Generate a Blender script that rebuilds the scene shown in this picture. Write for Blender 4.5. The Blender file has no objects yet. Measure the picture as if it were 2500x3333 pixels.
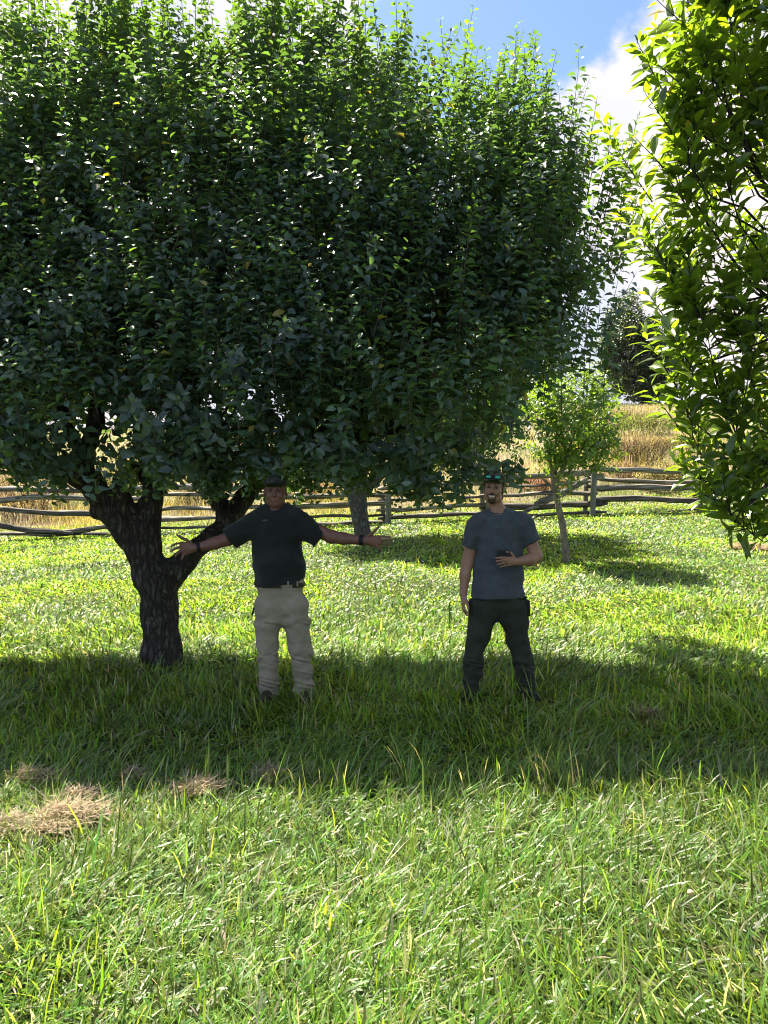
import bpy, math
import numpy as np
from mathutils import Vector
R = math.radians
rng = np.random.default_rng(7)
scene = bpy.context.scene
COL = scene.collection

# ------------------------------------------------------------------ camera
EYE = 1.65
F = 2471.0
PITCH = math.atan(68.0 / F)
cam_d = bpy.data.cameras.new("camera")
cam = bpy.data.objects.new("camera", cam_d)
COL.objects.link(cam)
cam.location = (0, 0, EYE)
cam.rotation_euler = (R(90) - PITCH, 0, 0)
cam_d.sensor_fit = 'VERTICAL'
cam_d.sensor_height = 24
cam_d.lens = 24 * F / 3333.0
cam_d.clip_end = 2000
cam_d.clip_start = 0.05
scene.camera = cam

# ------------------------------------------------------------------ sun and sky
SUN_EL, SUN_AZ = R(58), R(33)          # azimuth: to the left of straight ahead
SUN = Vector((-math.cos(SUN_EL) * math.sin(SUN_AZ), math.cos(SUN_EL) * math.cos(SUN_AZ), math.sin(SUN_EL)))
sd = bpy.data.lights.new("sun", 'SUN')
sd.energy = 5.0
sd.angle = R(0.5)
sd.color = (1.0, 0.92, 0.76)
so = bpy.data.objects.new("sun", sd)
so.rotation_euler = SUN.to_track_quat('Z', 'Y').to_euler()
COL.objects.link(so)

world = bpy.data.worlds.new("World")
scene.world = world
world.use_nodes = True
nt = world.node_tree
nt.nodes.clear()
def N(tree, t, **kw):
    n = tree.nodes.new(t)
    for k, v in kw.items():
        setattr(n, k, v)
    return n
sky = N(nt, 'ShaderNodeTexSky', sky_type='NISHITA')
sky.sun_disc = False
sky.sun_elevation = SUN_EL
sky.sun_rotation = -SUN_AZ
sky.dust_density = 0.6
sky.ozone_density = 2.0
tc = N(nt, 'ShaderNodeTexCoord')
hole = Vector((0.165, 1.0, 0.645)).normalized()
def vdist(v):
    m = N(nt, 'ShaderNodeVectorMath', operation='DISTANCE')
    nt.links.new(tc.outputs['Generated'], m.inputs[0])
    m.inputs[1].default_value = v
    return m.outputs['Value']
def math_n(op, a, b=None, c=None):
    m = N(nt, 'ShaderNodeMath', operation=op)
    for i, s in enumerate((a, b, c)):
        if s is None: continue
        if isinstance(s, (int, float)): m.inputs[i].default_value = s
        else: nt.links.new(s, m.inputs[i])
    return m.outputs[0]
nz = N(nt, 'ShaderNodeTexNoise'); nz.inputs['Scale'].default_value = 6.5
nz.inputs['Detail'].default_value = 8; nz.inputs['Roughness'].default_value = 0.55
nt.links.new(tc.outputs['Generated'], nz.inputs['Vector'])
nb = N(nt, 'ShaderNodeTexNoise'); nb.inputs['Scale'].default_value = 2.2
nb.inputs['Detail'].default_value = 3
nt.links.new(tc.outputs['Generated'], nb.inputs['Vector'])
d1 = vdist(hole)
puff = math_n('ADD', math_n('ADD', d1, math_n('MULTIPLY', math_n('SUBTRACT', nz.outputs[0], 0.5), 0.32)), math_n('MULTIPLY', math_n('SUBTRACT', nb.outputs[0], 0.5), 0.18))
mr = N(nt, 'ShaderNodeMapRange', interpolation_type='SMOOTHSTEP')
mr.inputs['From Min'].default_value = 0.115; mr.inputs['From Max'].default_value = 0.155
nt.links.new(puff, mr.inputs['Value'])
# elsewhere broken clouds too
mr2 = N(nt, 'ShaderNodeMapRange', interpolation_type='SMOOTHSTEP')
mr2.inputs['From Min'].default_value = 0.52; mr2.inputs['From Max'].default_value = 0.62
nt.links.new(nb.outputs[0], mr2.inputs['Value'])
fr = N(nt, 'ShaderNodeMapRange', interpolation_type='SMOOTHSTEP')      # a bank of cloud low in the south
fr.inputs['From Min'].default_value = 1.05; fr.inputs['From Max'].default_value = 0.70
nt.links.new(vdist(Vector((0.0, 1.0, 0.25)).normalized()), fr.inputs['Value'])
cmask = math_n('MULTIPLY', mr.outputs[0], math_n('MAXIMUM', mr2.outputs[0], fr.outputs[0]))
shn = N(nt, 'ShaderNodeTexNoise'); shn.inputs['Scale'].default_value = 3.5
shn.inputs['Detail'].default_value = 6
mp = N(nt, 'ShaderNodeMapping'); mp.inputs['Location'].default_value = (1.3, 0.4, 2.2)
nt.links.new(tc.outputs['Generated'], mp.inputs['Vector']); nt.links.new(mp.outputs[0], shn.inputs['Vector'])
cr = N(nt, 'ShaderNodeValToRGB')
cr.color_ramp.elements[0].position = 0.38; cr.color_ramp.elements[0].color = (0.70, 0.75, 0.92, 1)
cr.color_ramp.elements[1].position = 0.60; cr.color_ramp.elements[1].color = (1.0, 0.90, 0.92, 1)
nt.links.new(shn.outputs[0], cr.inputs[0])
cs = N(nt, 'ShaderNodeVectorMath', operation='SCALE'); cs.inputs['Scale'].default_value = 6.3
nt.links.new(cr.outputs[0], cs.inputs[0])
tint = N(nt, 'ShaderNodeVectorMath', operation='MULTIPLY'); tint.inputs[1].default_value = (0.98, 1.05, 1.12)
nt.links.new(sky.outputs[0], tint.inputs[0])
mix = N(nt, 'ShaderNodeMix', data_type='RGBA')
nt.links.new(cmask, mix.inputs['Factor'])
nt.links.new(tint.outputs[0], mix.inputs['A']); nt.links.new(cs.outputs[0], mix.inputs['B'])
bg = N(nt, 'ShaderNodeBackground'); bg.inputs['Strength'].default_value = 0.050
wo = N(nt, 'ShaderNodeOutputWorld')
nt.links.new(mix.outputs['Result'], bg.inputs['Color']); nt.links.new(bg.outputs[0], wo.inputs[0])

scene.view_settings.view_transform = 'Standard'
scene.view_settings.look = 'None'
scene.view_settings.exposure = 1.95
scene.view_settings.gamma = 1.0
scene.cycles.max_bounces = 8
scene.cycles.diffuse_bounces = 3
scene.cycles.glossy_bounces = 2
scene.cycles.transmission_bounces = 5
scene.cycles.sample_clamp_indirect = 6
scene.cycles.filter_width = 1.1

# ------------------------------------------------------------------ helpers
cp, sp = math.cos(PITCH), math.sin(PITCH)
def P(px, py, y):
    """the world point at depth y (metres in front of the lens) for a sight line"""
    cx = (px - 1250) / F; cy = -(py - 1666.5) / F
    v = Vector((cx, cp + cy * sp, -sp + cy * cp))
    v *= y / v.y
    return Vector((v.x, v.y, v.z + EYE))

def softplus(v, k):
    return np.logaddexp(0, v / k) * k
def gz(x, y):
    x = np.asarray(x, float); y = np.asarray(y, float)
    xc = np.clip(x, -14, 14)
    t = softplus(y - 6.2, 0.5) / 14.0
    t2 = np.minimum(t, 1.6)
    z = 0.75 * np.minimum(t, 4.0) + 0.045 * xc * t2
    z = z + 0.132 * (softplus(y - 22, 1.5) - softplus(y - 62, 6))
    z = z - 0.12 * softplus(y - 70, 5)
    z = z + 0.02 * np.sin(x * 1.3 + y * 0.7) * np.sin(y * 1.1) + 0.012 * np.sin(x * 3.1 - y * 2.3)
    return z

def tag(o, label=None, cat=None, group=None, kind=None):
    if label: o['label'] = label
    if cat: o['category'] = cat
    if group: o['group'] = group
    if kind: o['kind'] = kind
    return o
def empty(name, loc, label, cat, group=None):
    o = bpy.data.objects.new(name, None)
    o.location = loc; o.empty_display_size = 0.1
    COL.objects.link(o)
    return tag(o, label, cat, group)

def mesh_obj(name, V, faces, mat, parent=None, cols=None, smooth=True):
    """V (n,3) world coordinates; faces: (m,k) array or list of arrays of equal width"""
    V = np.asarray(V, np.float32)
    if not isinstance(faces, list): faces = [faces]
    faces = [np.asarray(f, np.int32) for f in faces if len(f)]
    me = bpy.data.meshes.new(name)
    off = np.zeros(3, np.float32)
    if parent is not None: off = np.array(parent.location, np.float32)
    me.vertices.add(len(V)); me.vertices.foreach_set('co', (V - off).ravel())
    nl = sum(f.size for f in faces); nf = sum(len(f) for f in faces)
    me.loops.add(nl); me.polygons.add(nf)
    me.loops.foreach_set('vertex_index', np.concatenate([f.ravel() for f in faces]))
    ls, cur = [], 0
    for f in faces:
        ls.append(cur + np.arange(len(f), dtype=np.int32) * f.shape[1]); cur += f.size
    me.polygons.foreach_set('loop_start', np.concatenate(ls))
    if smooth: me.polygons.foreach_set('use_smooth', np.ones(nf, bool))
    if cols is not None:
        ca = me.color_attributes.new('Col', 'FLOAT_COLOR', 'POINT')
        c4 = np.ones((len(V), 4), np.float32); c4[:, :3] = cols
        ca.data.foreach_set('color', c4.ravel())
    me.update(calc_edges=True)
    me.materials.append(mat)
    o = bpy.data.objects.new(name, me)
    COL.objects.link(o)
    if parent is not None: o.parent = parent
    return o

def hash3(i, j, k, s):
    h = (i * 374761393 + j * 668265263 + k * 2147483647 + s * 1274126177) & 0xFFFFFFFF
    h = ((h ^ (h >> 13)) * 1274126177) & 0xFFFFFFFF
    return ((h ^ (h >> 16)) & 0xFFFF) / 65535.0
def vnoise(x, y, z, s=0):
    x, y, z = np.broadcast_arrays(x, y, z)
    xi, yi, zi = np.floor(x).astype(np.int64), np.floor(y).astype(np.int64), np.floor(z).astype(np.int64)
    fx, fy, fz = x - xi, y - yi, z - zi
    fx = fx * fx * (3 - 2 * fx); fy = fy * fy * (3 - 2 * fy); fz = fz * fz * (3 - 2 * fz)
    r = 0
    for a in (0, 1):
        for b in (0, 1):
            for c in (0, 1):
                w = (fx if a else 1 - fx) * (fy if b else 1 - fy) * (fz if c else 1 - fz)
                r = r + w * hash3(xi + a, yi + b, zi + c, s)
    return r

# ------------------------------------------------------------------ signed distance modelling
class Field:
    def __init__(self, lo, hi, h):
        self.h = h; self.lo = np.array(lo, float) - 4 * h
        self.n = np.ceil((np.array(hi, float) + 4 * h - self.lo) / h).astype(int) + 1
        self.ax = [self.lo[i] + h * np.arange(self.n[i]) for i in range(3)]
        self.D = np.full(self.n, 1.0, np.float32)
    def box(self, lo, hi, m):
        s = []
        for i in range(3):
            a = int(max(0, math.floor((lo[i] - m - self.lo[i]) / self.h)))
            b = int(min(self.n[i], math.ceil((hi[i] + m - self.lo[i]) / self.h) + 1))
            s.append(slice(a, max(a, b)))
        return tuple(s)
    def grid(self, s):
        return (self.ax[0][s[0]][:, None, None], self.ax[1][s[1]][None, :, None], self.ax[2][s[2]][None, None, :])
    def add(self, s, d, k, sub=False):
        a = self.D[s]
        if sub:
            hh = np.clip(0.5 - 0.5 * (a + d) / k, 0, 1)
            self.D[s] = a * (1 - hh) + (-d) * hh + k * hh * (1 - hh)
        else:
            hh = np.clip(0.5 + 0.5 * (a - d) / k, 0, 1)
            self.D[s] = a * (1 - hh) + d * hh - k * hh * (1 - hh)
    def cap(self, a, b, ra, rb, k=0.02, sy=1.0, cuts=(), sub=False):
        a = np.array(a, float); b = np.array(b, float); m = max(ra, rb) + k + 0.02
        s = self.box(np.minimum(a, b), np.maximum(a, b), m)
        X, Y, Z = self.grid(s)
        ab = b - a; L2 = max(float(ab @ ab), 1e-9)
        t = np.clip(((X - a[0]) * ab[0] + (Y - a[1]) * ab[1] + (Z - a[2]) * ab[2]) / L2, 0, 1)
        dx = X - a[0] - t * ab[0]; dy = (Y - a[1] - t * ab[1]) / sy; dz = Z - a[2] - t * ab[2]
        d = (np.sqrt(dx * dx + dy * dy + dz * dz) - (ra + (rb - ra) * t)) * (min(1, sy) ** 0.5)
        for (p, n) in cuts:        # keep the side the normal points away from
            n = np.array(n, float); n /= np.linalg.norm(n)
            d = np.maximum(d, (X - p[0]) * n[0] + (Y - p[1]) * n[1] + (Z - p[2]) * n[2])
        self.add(s, d, k, sub)
    def ell(self, c, r, k=0.015, rot=None, cuts=(), sub=False):
        c = np.array(c, float); r = np.array(r, float); m = max(r) + k + 0.01
        s = self.box(c, c, m); X, Y, Z = self.grid(s)
        x, y, z = X - c[0], Y - c[1], Z - c[2]
        if rot is not None:
            Rt = np.array(rot)
            x, y, z = (Rt[0][0] * x + Rt[1][0] * y + Rt[2][0] * z, Rt[0][1] * x + Rt[1][1] * y + Rt[2][1] * z,
                       Rt[0][2] * x + Rt[1][2] * y + Rt[2][2] * z)
        k0 = np.sqrt((x / r[0]) ** 2 + (y / r[1]) ** 2 + (z / r[2]) ** 2)
        k1 = np.sqrt((x / r[0] ** 2) ** 2 + (y / r[1] ** 2) ** 2 + (z / r[2] ** 2) ** 2) + 1e-9
        d = k0 * (k0 - 1) / k1
        for (p, n) in cuts:
            n = np.array(n, float); n /= np.linalg.norm(n)
            d = np.maximum(d, (X - p[0]) * n[0] + (Y - p[1]) * n[1] + (Z - p[2]) * n[2])
        self.add(s, d, k, sub)
    def rbox(self, c, hs, r, rot=None, k=0.003):
        c = np.array(c, float); m = float(np.linalg.norm(hs)) + 0.01
        s = self.box(c, c, m); X, Y, Z = self.grid(s)
        x, y, z = X - c[0], Y - c[1], Z - c[2]
        if rot is not None:
            Rt = np.array(rot)
            x, y, z = (Rt[0][0] * x + Rt[1][0] * y + Rt[2][0] * z, Rt[0][1] * x + Rt[1][1] * y + Rt[2][1] * z,
                       Rt[0][2] * x + Rt[1][2] * y + Rt[2][2] * z)
        q = [np.abs(v) - (hs[i] - r) for i, v in enumerate((x, y, z))]
        d = np.sqrt(sum(np.maximum(v, 0) ** 2 for v in q)) + np.minimum(np.maximum(np.maximum(q[0], q[1]), q[2]), 0) - r
        self.add(s, d, k)
    def displace(self, fn):
        idx = np.argwhere(np.abs(self.D) < 0.06)
        i, j, k = idx.T
        self.D[i, j, k] += fn(self.ax[0][i], self.ax[1][j], self.ax[2][k]).astype(np.float32)
    def mesh(self):
        D = self.D; S = D < 0
        n = D.shape
        C = [slice(0, -1), slice(1, None)]
        any_ = np.zeros([m - 1 for m in n], bool); all_ = np.ones([m - 1 for m in n], bool)
        for a in (0, 1):
            for b in (0, 1):
                for c in (0, 1):
                    q = S[C[a], C[b], C[c]]; any_ |= q; all_ &= q
        act = any_ & ~all_
        cells = np.argwhere(act)
        idx = np.full(act.shape, -1, np.int64); idx[act] = np.arange(len(cells))
        acc = np.zeros((len(cells), 3)); cnt = np.zeros(len(cells))
        cor = [(a, b, c) for a in (0, 1) for b in (0, 1) for c in (0, 1)]
        i, j, k = cells.T
        vals = {q: D[i + q[0], j + q[1], k + q[2]].astype(float) for q in cor}
        for q in cor:
            for ax in range(3):
                if q[ax]: continue
                q2 = list(q); q2[ax] = 1; q2 = tuple(q2)
                va, vb = vals[q], vals[q2]
                m = (va < 0) != (vb < 0)
                t = np.where(m, va / np.where(m, va - vb, 1), 0)
                pt = np.zeros((len(cells), 3)); pt += np.array(q); pt[:, ax] += t
                acc += pt * m[:, None]; cnt += m
        V = (cells + acc / cnt[:, None]) * self.h + self.lo
        Fs = []
        for ax in range(3):
            o1, o2 = (ax + 1) % 3, (ax + 2) % 3
            s0 = [slice(1, -1)] * 3; s0[ax] = slice(0, -1)
            s1 = [slice(1, -1)] * 3; s1[ax] = slice(1, None)
            A, B = S[tuple(s0)], S[tuple(s1)]
            e = np.argwhere(A != B)
            fl = A[tuple(e.T)]
            e = e + 1; e[:, ax] -= 1
            def cc(d1, d2):
                q = e.copy(); q[:, o1] += d1; q[:, o2] += d2
                return idx[tuple(q.T)]
            quad = np.stack([cc(-1, -1), cc(0, -1), cc(0, 0), cc(-1, 0)], 1)
            quad[~fl] = quad[~fl][:, ::-1]
            Fs.append(quad)
        Q = np.concatenate(Fs)
        Q = Q[(Q >= 0).all(1)]
        return V, Q
    def obj(self, name, mat, parent=None):
        V, Q = self.mesh()
        return mesh_obj(name, V, Q, mat, parent)

def tube(pts, rad, nseg=6, cap_end=True):
    """ring-swept tube -> V, quads"""
    pts = np.array([list(p) for p in pts], float); n = len(pts)
    rad = np.broadcast_to(np.asarray(rad, float), (n,))
    T = np.gradient(pts, axis=0); T /= np.linalg.norm(T, axis=1)[:, None] + 1e-9
    ref = np.array([0.0, 0.0, 1.0]) if abs(T[:, 2]).mean() < 0.8 else np.array([1.0, 0, 0])
    U = np.cross(T, ref); U /= np.linalg.norm(U, axis=1)[:, None] + 1e-9
    W = np.cross(T, U)
    a = np.arange(nseg) * 2 * math.pi / nseg
    V = pts[:, None] + rad[:, None, None] * (np.cos(a)[None, :, None] * U[:, None] + np.sin(a)[None, :, None] * W[:, None])
    V = V.reshape(-1, 3)
    i = np.arange(n - 1)[:, None] * nseg; j = np.arange(nseg)[None]; j2 = (j + 1) % nseg
    Q = np.stack([i + j, i + j2, i + nseg + j2, i + nseg + j], -1).reshape(-1, 4)
    return V, Q
class Acc:
    def __init__(self): self.V = []; self.Q = []; self.n = 0; self.c = []
    def add(self, V, Q, c=None):
        self.V.append(V); self.Q.append(np.asarray(Q) + self.n); self.n += len(V)
        if c is not None: self.c.append(np.broadcast_to(np.asarray(c, float), (len(V), 3)))
    def obj(self, name, mat, parent=None, smooth=True):
        c = np.concatenate(self.c) if self.c else None
        return mesh_obj(name, np.concatenate(self.V), np.concatenate(self.Q), mat, parent, c, smooth)

# ------------------------------------------------------------------ materials
def mat_base(name):
    m = bpy.data.materials.new(name); m.use_nodes = True
    t = m.node_tree; t.nodes.clear()
    out = N(t, 'ShaderNodeOutputMaterial')
    return m, t, out
def noise_col(t, scale, stops, detail=5, vec=None, coord='Object', stretch=(1, 1, 1)):
    tcn = N(t, 'ShaderNodeTexCoord'); mpn = N(t, 'ShaderNodeMapping'); mpn.inputs['Scale'].default_value = stretch
    t.links.new(tcn.outputs[coord], mpn.inputs[0])
    n = N(t, 'ShaderNodeTexNoise'); n.inputs['Scale'].default_value = scale; n.inputs['Detail'].default_value = detail
    t.links.new(mpn.outputs[0], n.inputs['Vector'])
    r = N(t, 'ShaderNodeValToRGB'); e = r.color_ramp.elements
    while len(e) < len(stops): e.new(0.5)
    for i, (p, c) in enumerate(stops):
        e[i].position = p; e[i].color = (*c, 1)
    t.links.new(n.outputs[0], r.inputs[0])
    return n.outputs[0], r.outputs[0]
def simple(name, stops, scale=8, rough=0.8, bump=0.0, bscale=None, stretch=(1, 1, 1), spec=0.3, sheen=0.0, dist=0.01):
    m, t, out = mat_base(name)
    b = N(t, 'ShaderNodeBsdfPrincipled')
    f, c = noise_col(t, scale, stops, stretch=stretch)
    t.links.new(c, b.inputs['Base Color'])
    b.inputs['Roughness'].default_value = rough
    b.inputs['Specular IOR Level'].default_value = spec
    if sheen: b.inputs['Sheen Weight'].default_value = sheen
    if bump:
        f2, _ = noise_col(t, bscale or scale * 3, [(0, (0, 0, 0)), (1, (1, 1, 1))], detail=8, stretch=stretch)
        bp = N(t, 'ShaderNodeBump'); bp.inputs['Strength'].default_value = bump; bp.inputs['Distance'].default_value = dist
        t.links.new(f2, bp.inputs['Height']); t.links.new(bp.outputs[0], b.inputs['Normal'])
    t.links.new(b.outputs[0], out.inputs[0])
    return m
def leafy(name, rough=0.4, spec=0.5, trans=0.45, tcol=(1.9, 1.9, 0.7), under=None):
    """leaf / blade: colour from the mesh attribute, glossy front, light passing through"""
    m, t, out = mat_base(name)
    a = N(t, 'ShaderNodeAttribute', attribute_name='Col')
    b = N(t, 'ShaderNodeBsdfPrincipled'); b.inputs['Roughness'].default_value = rough
    b.inputs['Specular IOR Level'].default_value = spec
    if under:
        gm = N(t, 'ShaderNodeNewGeometry'); um = N(t, 'ShaderNodeMix', data_type='RGBA'); ub = N(t, 'ShaderNodeVectorMath', operation='MULTIPLY_ADD')
        ub.inputs[1].default_value = (.7, .7, .7); ub.inputs[2].default_value = under
        t.links.new(a.outputs['Color'], ub.inputs[0])
        t.links.new(gm.outputs['Backfacing'], um.inputs['Factor']); t.links.new(a.outputs['Color'], um.inputs['A']); t.links.new(ub.outputs[0], um.inputs['B'])
        t.links.new(um.outputs['Result'], b.inputs['Base Color'])
    else:
        t.links.new(a.outputs['Color'], b.inputs['Base Color'])
    tr = N(t, 'ShaderNodeBsdfTranslucent')
    mu = N(t, 'ShaderNodeVectorMath', operation='MULTIPLY'); mu.inputs[1].default_value = tcol
    t.links.new(a.outputs['Color'], mu.inputs[0]); t.links.new(mu.outputs[0], tr.inputs['Color'])
    mx = N(t, 'ShaderNodeMixShader'); mx.inputs[0].default_value = trans
    t.links.new(b.outputs[0], mx.inputs[1]); t.links.new(tr.outputs[0], mx.inputs[2])
    t.links.new(mx.outputs[0], out.inputs[0])
    return m
M = {}
M['ground'] = simple('turf_soil', [(0.3, (0.035, 0.045, 0.014)), (0.55, (0.06, 0.085, 0.02)), (0.75, (0.13, 0.12, 0.05))], scale=3, rough=0.95, bump=0.5, bscale=30, dist=0.02)
M['grass'] = leafy('grass_blade', rough=0.42, spec=0.55, trans=0.46, tcol=(2.35, 2.15, 1.1))
M['meadow'] = leafy('meadow_stems', rough=0.7, spec=0.2, trans=0.4, tcol=(1.3, 1.25, 1.0))
M['leaf'] = leafy('apple_leaf', rough=0.40, spec=0.8, trans=0.34, tcol=(3.0, 3.2, 0.5), under=(.10, .13, .135))  # pale undersides; their blue cast is crown haze put into the colour
M['leaf_near'] = leafy('glossy_leaf', rough=0.26, spec=1.0, trans=0.50, tcol=(2.6, 2.6, 0.45), under=(.04, .05, .02))
M['bark'] = simple('apple_bark_plain', [(0.32, (0.020, 0.017, 0.015)), (0.56, (0.052, 0.044, 0.038)), (0.76, (0.13, 0.125, 0.11))], scale=17, rough=0.95, bump=1.0, bscale=26, stretch=(1, 1, 0.55), dist=0.03)
def bark_mat(name, dark, mid, pale, scale=9, sz=0.32):
    m, t, out = mat_base(name)
    b = N(t, 'ShaderNodeBsdfPrincipled'); b.inputs['Roughness'].default_value = .95; b.inputs['Specular IOR Level'].default_value = .2
    tcn = N(t, 'ShaderNodeTexCoord'); mpn = N(t, 'ShaderNodeMapping'); mpn.inputs['Scale'].default_value = (1, 1, sz)
    nzz = N(t, 'ShaderNodeTexNoise'); nzz.inputs['Scale'].default_value = 7; nzz.inputs['Detail'].default_value = 4
    t.links.new(tcn.outputs['Object'], nzz.inputs['Vector'])
    ad = N(t, 'ShaderNodeVectorMath', operation='MULTIPLY_ADD'); ad.inputs[1].default_value = (.12, .12, .12)
    t.links.new(nzz.outputs['Color'], ad.inputs[0]); t.links.new(tcn.outputs['Object'], ad.inputs[2]); t.links.new(ad.outputs[0], mpn.inputs[0])
    v = N(t, 'ShaderNodeTexVoronoi', feature='DISTANCE_TO_EDGE'); v.inputs['Scale'].default_value = scale * 2.2
    t.links.new(mpn.outputs[0], v.inputs['Vector'])
    mrn = N(t, 'ShaderNodeMapRange'); mrn.inputs['From Max'].default_value = 0.22; t.links.new(v.outputs['Distance'], mrn.inputs['Value'])
    f, c = noise_col(t, scale * 1.6, [(0.35, dark), (0.55, mid), (0.74, pale)], detail=8, stretch=(1, 1, .6))
    mm = N(t, 'ShaderNodeMix', data_type='RGBA'); t.links.new(mrn.outputs[0], mm.inputs['Factor'])
    mm.inputs['A'].default_value = (*[d * .8 for d in dark], 1); t.links.new(c, mm.inputs['B'])
    t.links.new(mm.outputs['Result'], b.inputs['Base Color'])
    hsum = N(t, 'ShaderNodeMath', operation='MULTIPLY_ADD'); hsum.inputs[1].default_value = .6
    t.links.new(f, hsum.inputs[0]); t.links.new(mrn.outputs[0], hsum.inputs[2])
    bp = N(t, 'ShaderNodeBump'); bp.inputs['Distance'].default_value = .015; bp.inputs['Strength'].default_value = 1
    t.links.new(hsum.outputs[0], bp.inputs['Height']); t.links.new(bp.outputs[0], b.inputs['Normal'])
    t.links.new(b.outputs[0], out.inputs[0])
    return m
M['bark'] = bark_mat('apple_bark', (0.042, 0.034, 0.029), (0.080, 0.067, 0.057), (0.18, 0.165, 0.145), scale=10, sz=.22)
M['bark_mid'] = bark_mat('grey_bark', (0.09, 0.085, 0.08), (0.15, 0.14, 0.13), (0.24, 0.23, 0.21), scale=10, sz=.22)
M['bark_pale'] = simple('young_bark', [(0.3, (0.12, 0.10, 0.08)), (0.7, (0.30, 0.25, 0.19))], scale=16, rough=0.9, bump=0.8, bscale=40, stretch=(1, 1, 0.4), dist=0.02)
M['twig'] = simple('twig_bark', [(0.3, (0.06, 0.05, 0.035)), (0.7, (0.14, 0.11, 0.07))], scale=20, rough=0.8)
M['rail'] = simple('weathered_rail', [(0.25, (0.035, 0.03, 0.027)), (0.5, (0.12, 0.105, 0.09)), (0.75, (0.33, 0.30, 0.26))], scale=7, rough=0.9, bump=1.0, bscale=16, stretch=(0.25, 1, 3.0), dist=0.03)
def vary(m, lo, hi):
    t = m.node_tree; b = [n for n in t.nodes if n.type == 'BSDF_PRINCIPLED'][0]; src = b.inputs['Base Color'].links[0].from_socket
    oi = N(t, 'ShaderNodeObjectInfo'); mr_ = N(t, 'ShaderNodeMapRange'); mr_.inputs['To Min'].default_value = lo; mr_.inputs['To Max'].default_value = hi
    t.links.new(oi.outputs['Random'], mr_.inputs['Value']); sc_ = N(t, 'ShaderNodeVectorMath', operation='SCALE')
    t.links.new(src, sc_.inputs[0]); t.links.new(mr_.outputs[0], sc_.inputs['Scale']); t.links.new(sc_.outputs[0], b.inputs['Base Color'])
vary(M['rail'], .8, 1.8)
M['post'] = simple('weathered_post', [(0.25, (0.10, 0.10, 0.085)), (0.7, (0.27, 0.26, 0.22))], scale=9, rough=0.9, bump=0.8, bscale=20, stretch=(2, 2, 0.3), dist=0.02)
M['skin_a'] = simple('skin_ruddy', [(0.3, (0.16, 0.072, 0.054)), (0.7, (0.21, 0.096, 0.072))], scale=12, rough=0.5, spec=0.4)
M['skin_b'] = simple('skin_tanned', [(0.3, (0.30, 0.15, 0.105)), (0.7, (0.37, 0.195, 0.14))], scale=12, rough=0.5, spec=0.4)
M['shirt_dark'] = simple('dark_green_jersey', [(0.3, (0.009, 0.011, 0.010)), (0.7, (0.015, 0.018, 0.016))], scale=6, rough=0.9, bump=0.4, bscale=9, dist=0.03, sheen=0.15)
M['shirt_grey'] = simple('blue_grey_jersey', [(0.3, (0.052, 0.060, 0.078)), (0.7, (0.070, 0.080, 0.100))], scale=18, rough=0.9, bump=0.4, bscale=9, dist=0.03, sheen=0.15)
M['khaki'] = simple('khaki_canvas', [(0.3, (0.25, 0.21, 0.155)), (0.7, (0.33, 0.28, 0.215))], scale=7, rough=0.9, bump=0.6, bscale=14, dist=0.03)
M['slate'] = simple('dark_slate_canvas', [(0.3, (0.024, 0.026, 0.019)), (0.7, (0.040, 0.042, 0.032))], scale=7, rough=0.9, bump=0.6, bscale=14, dist=0.03)
M['cap_dark'] = simple('dark_cap_cloth', [(0.4, (0.02, 0.023, 0.02)), (0.6, (0.05, 0.05, 0.04))], scale=20, rough=0.9)
M['cap_camo'] = simple('camouflage_cloth', [(0.42, (0.02, 0.024, 0.018)), (0.5, (0.07, 0.075, 0.045)), (0.6, (0.14, 0.13, 0.085))], scale=26, rough=0.9)
M['hair'] = simple('dark_brown_hair', [(0.3, (0.032, 0.019, 0.014)), (0.7, (0.085, 0.048, 0.032))], scale=60, rough=0.6, bump=0.8, stretch=(1, 1, 0.3))
M['hair_grey'] = simple('greying_hair', [(0.3, (0.05, 0.045, 0.04)), (0.7, (0.14, 0.12, 0.11))], scale=60, rough=0.6, bump=0.8)
M['teeth'] = simple('teeth', [(0.3, (0.62, 0.56, 0.50)), (0.7, (0.72, 0.66, 0.58))], scale=40, rough=0.3, spec=0.5)
M['eye'] = simple('eye', [(0.3, (0.03, 0.02, 0.015)), (0.7, (0.07, 0.05, 0.04))], scale=40, rough=0.15, spec=0.5)
M['lip'] = simple('lip', [(0.3, (0.22, 0.08, 0.07)), (0.7, (0.28, 0.11, 0.09))], scale=40, rough=0.5)
M['black'] = simple('black_plastic', [(0.3, (0.012, 0.012, 0.013)), (0.7, (0.022, 0.022, 0.024))], scale=40, rough=0.6, spec=0.2)
M['leather'] = simple('dark_leather', [(0.3, (0.02, 0.017, 0.014)), (0.7, (0.06, 0.045, 0.03))], scale=20, rough=0.6, bump=0.3)
M['lens'] = simple('green_mirror_lens', [(0.3, (0.0, 0.28, 0.17)), (0.7, (0.01, 0.55, 0.36))], scale=20, rough=0.12, spec=1.0)
M['emblem_a'] = simple('emblem_grey', [(0.3, (0.06, 0.075, 0.07)), (0.7, (0.08, 0.10, 0.09))], scale=30, rough=0.8)
M['emblem_b'] = simple('emblem_navy', [(0.3, (0.05, 0.07, 0.11)), (0.7, (0.07, 0.09, 0.13))], scale=30, rough=0.8)

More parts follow.
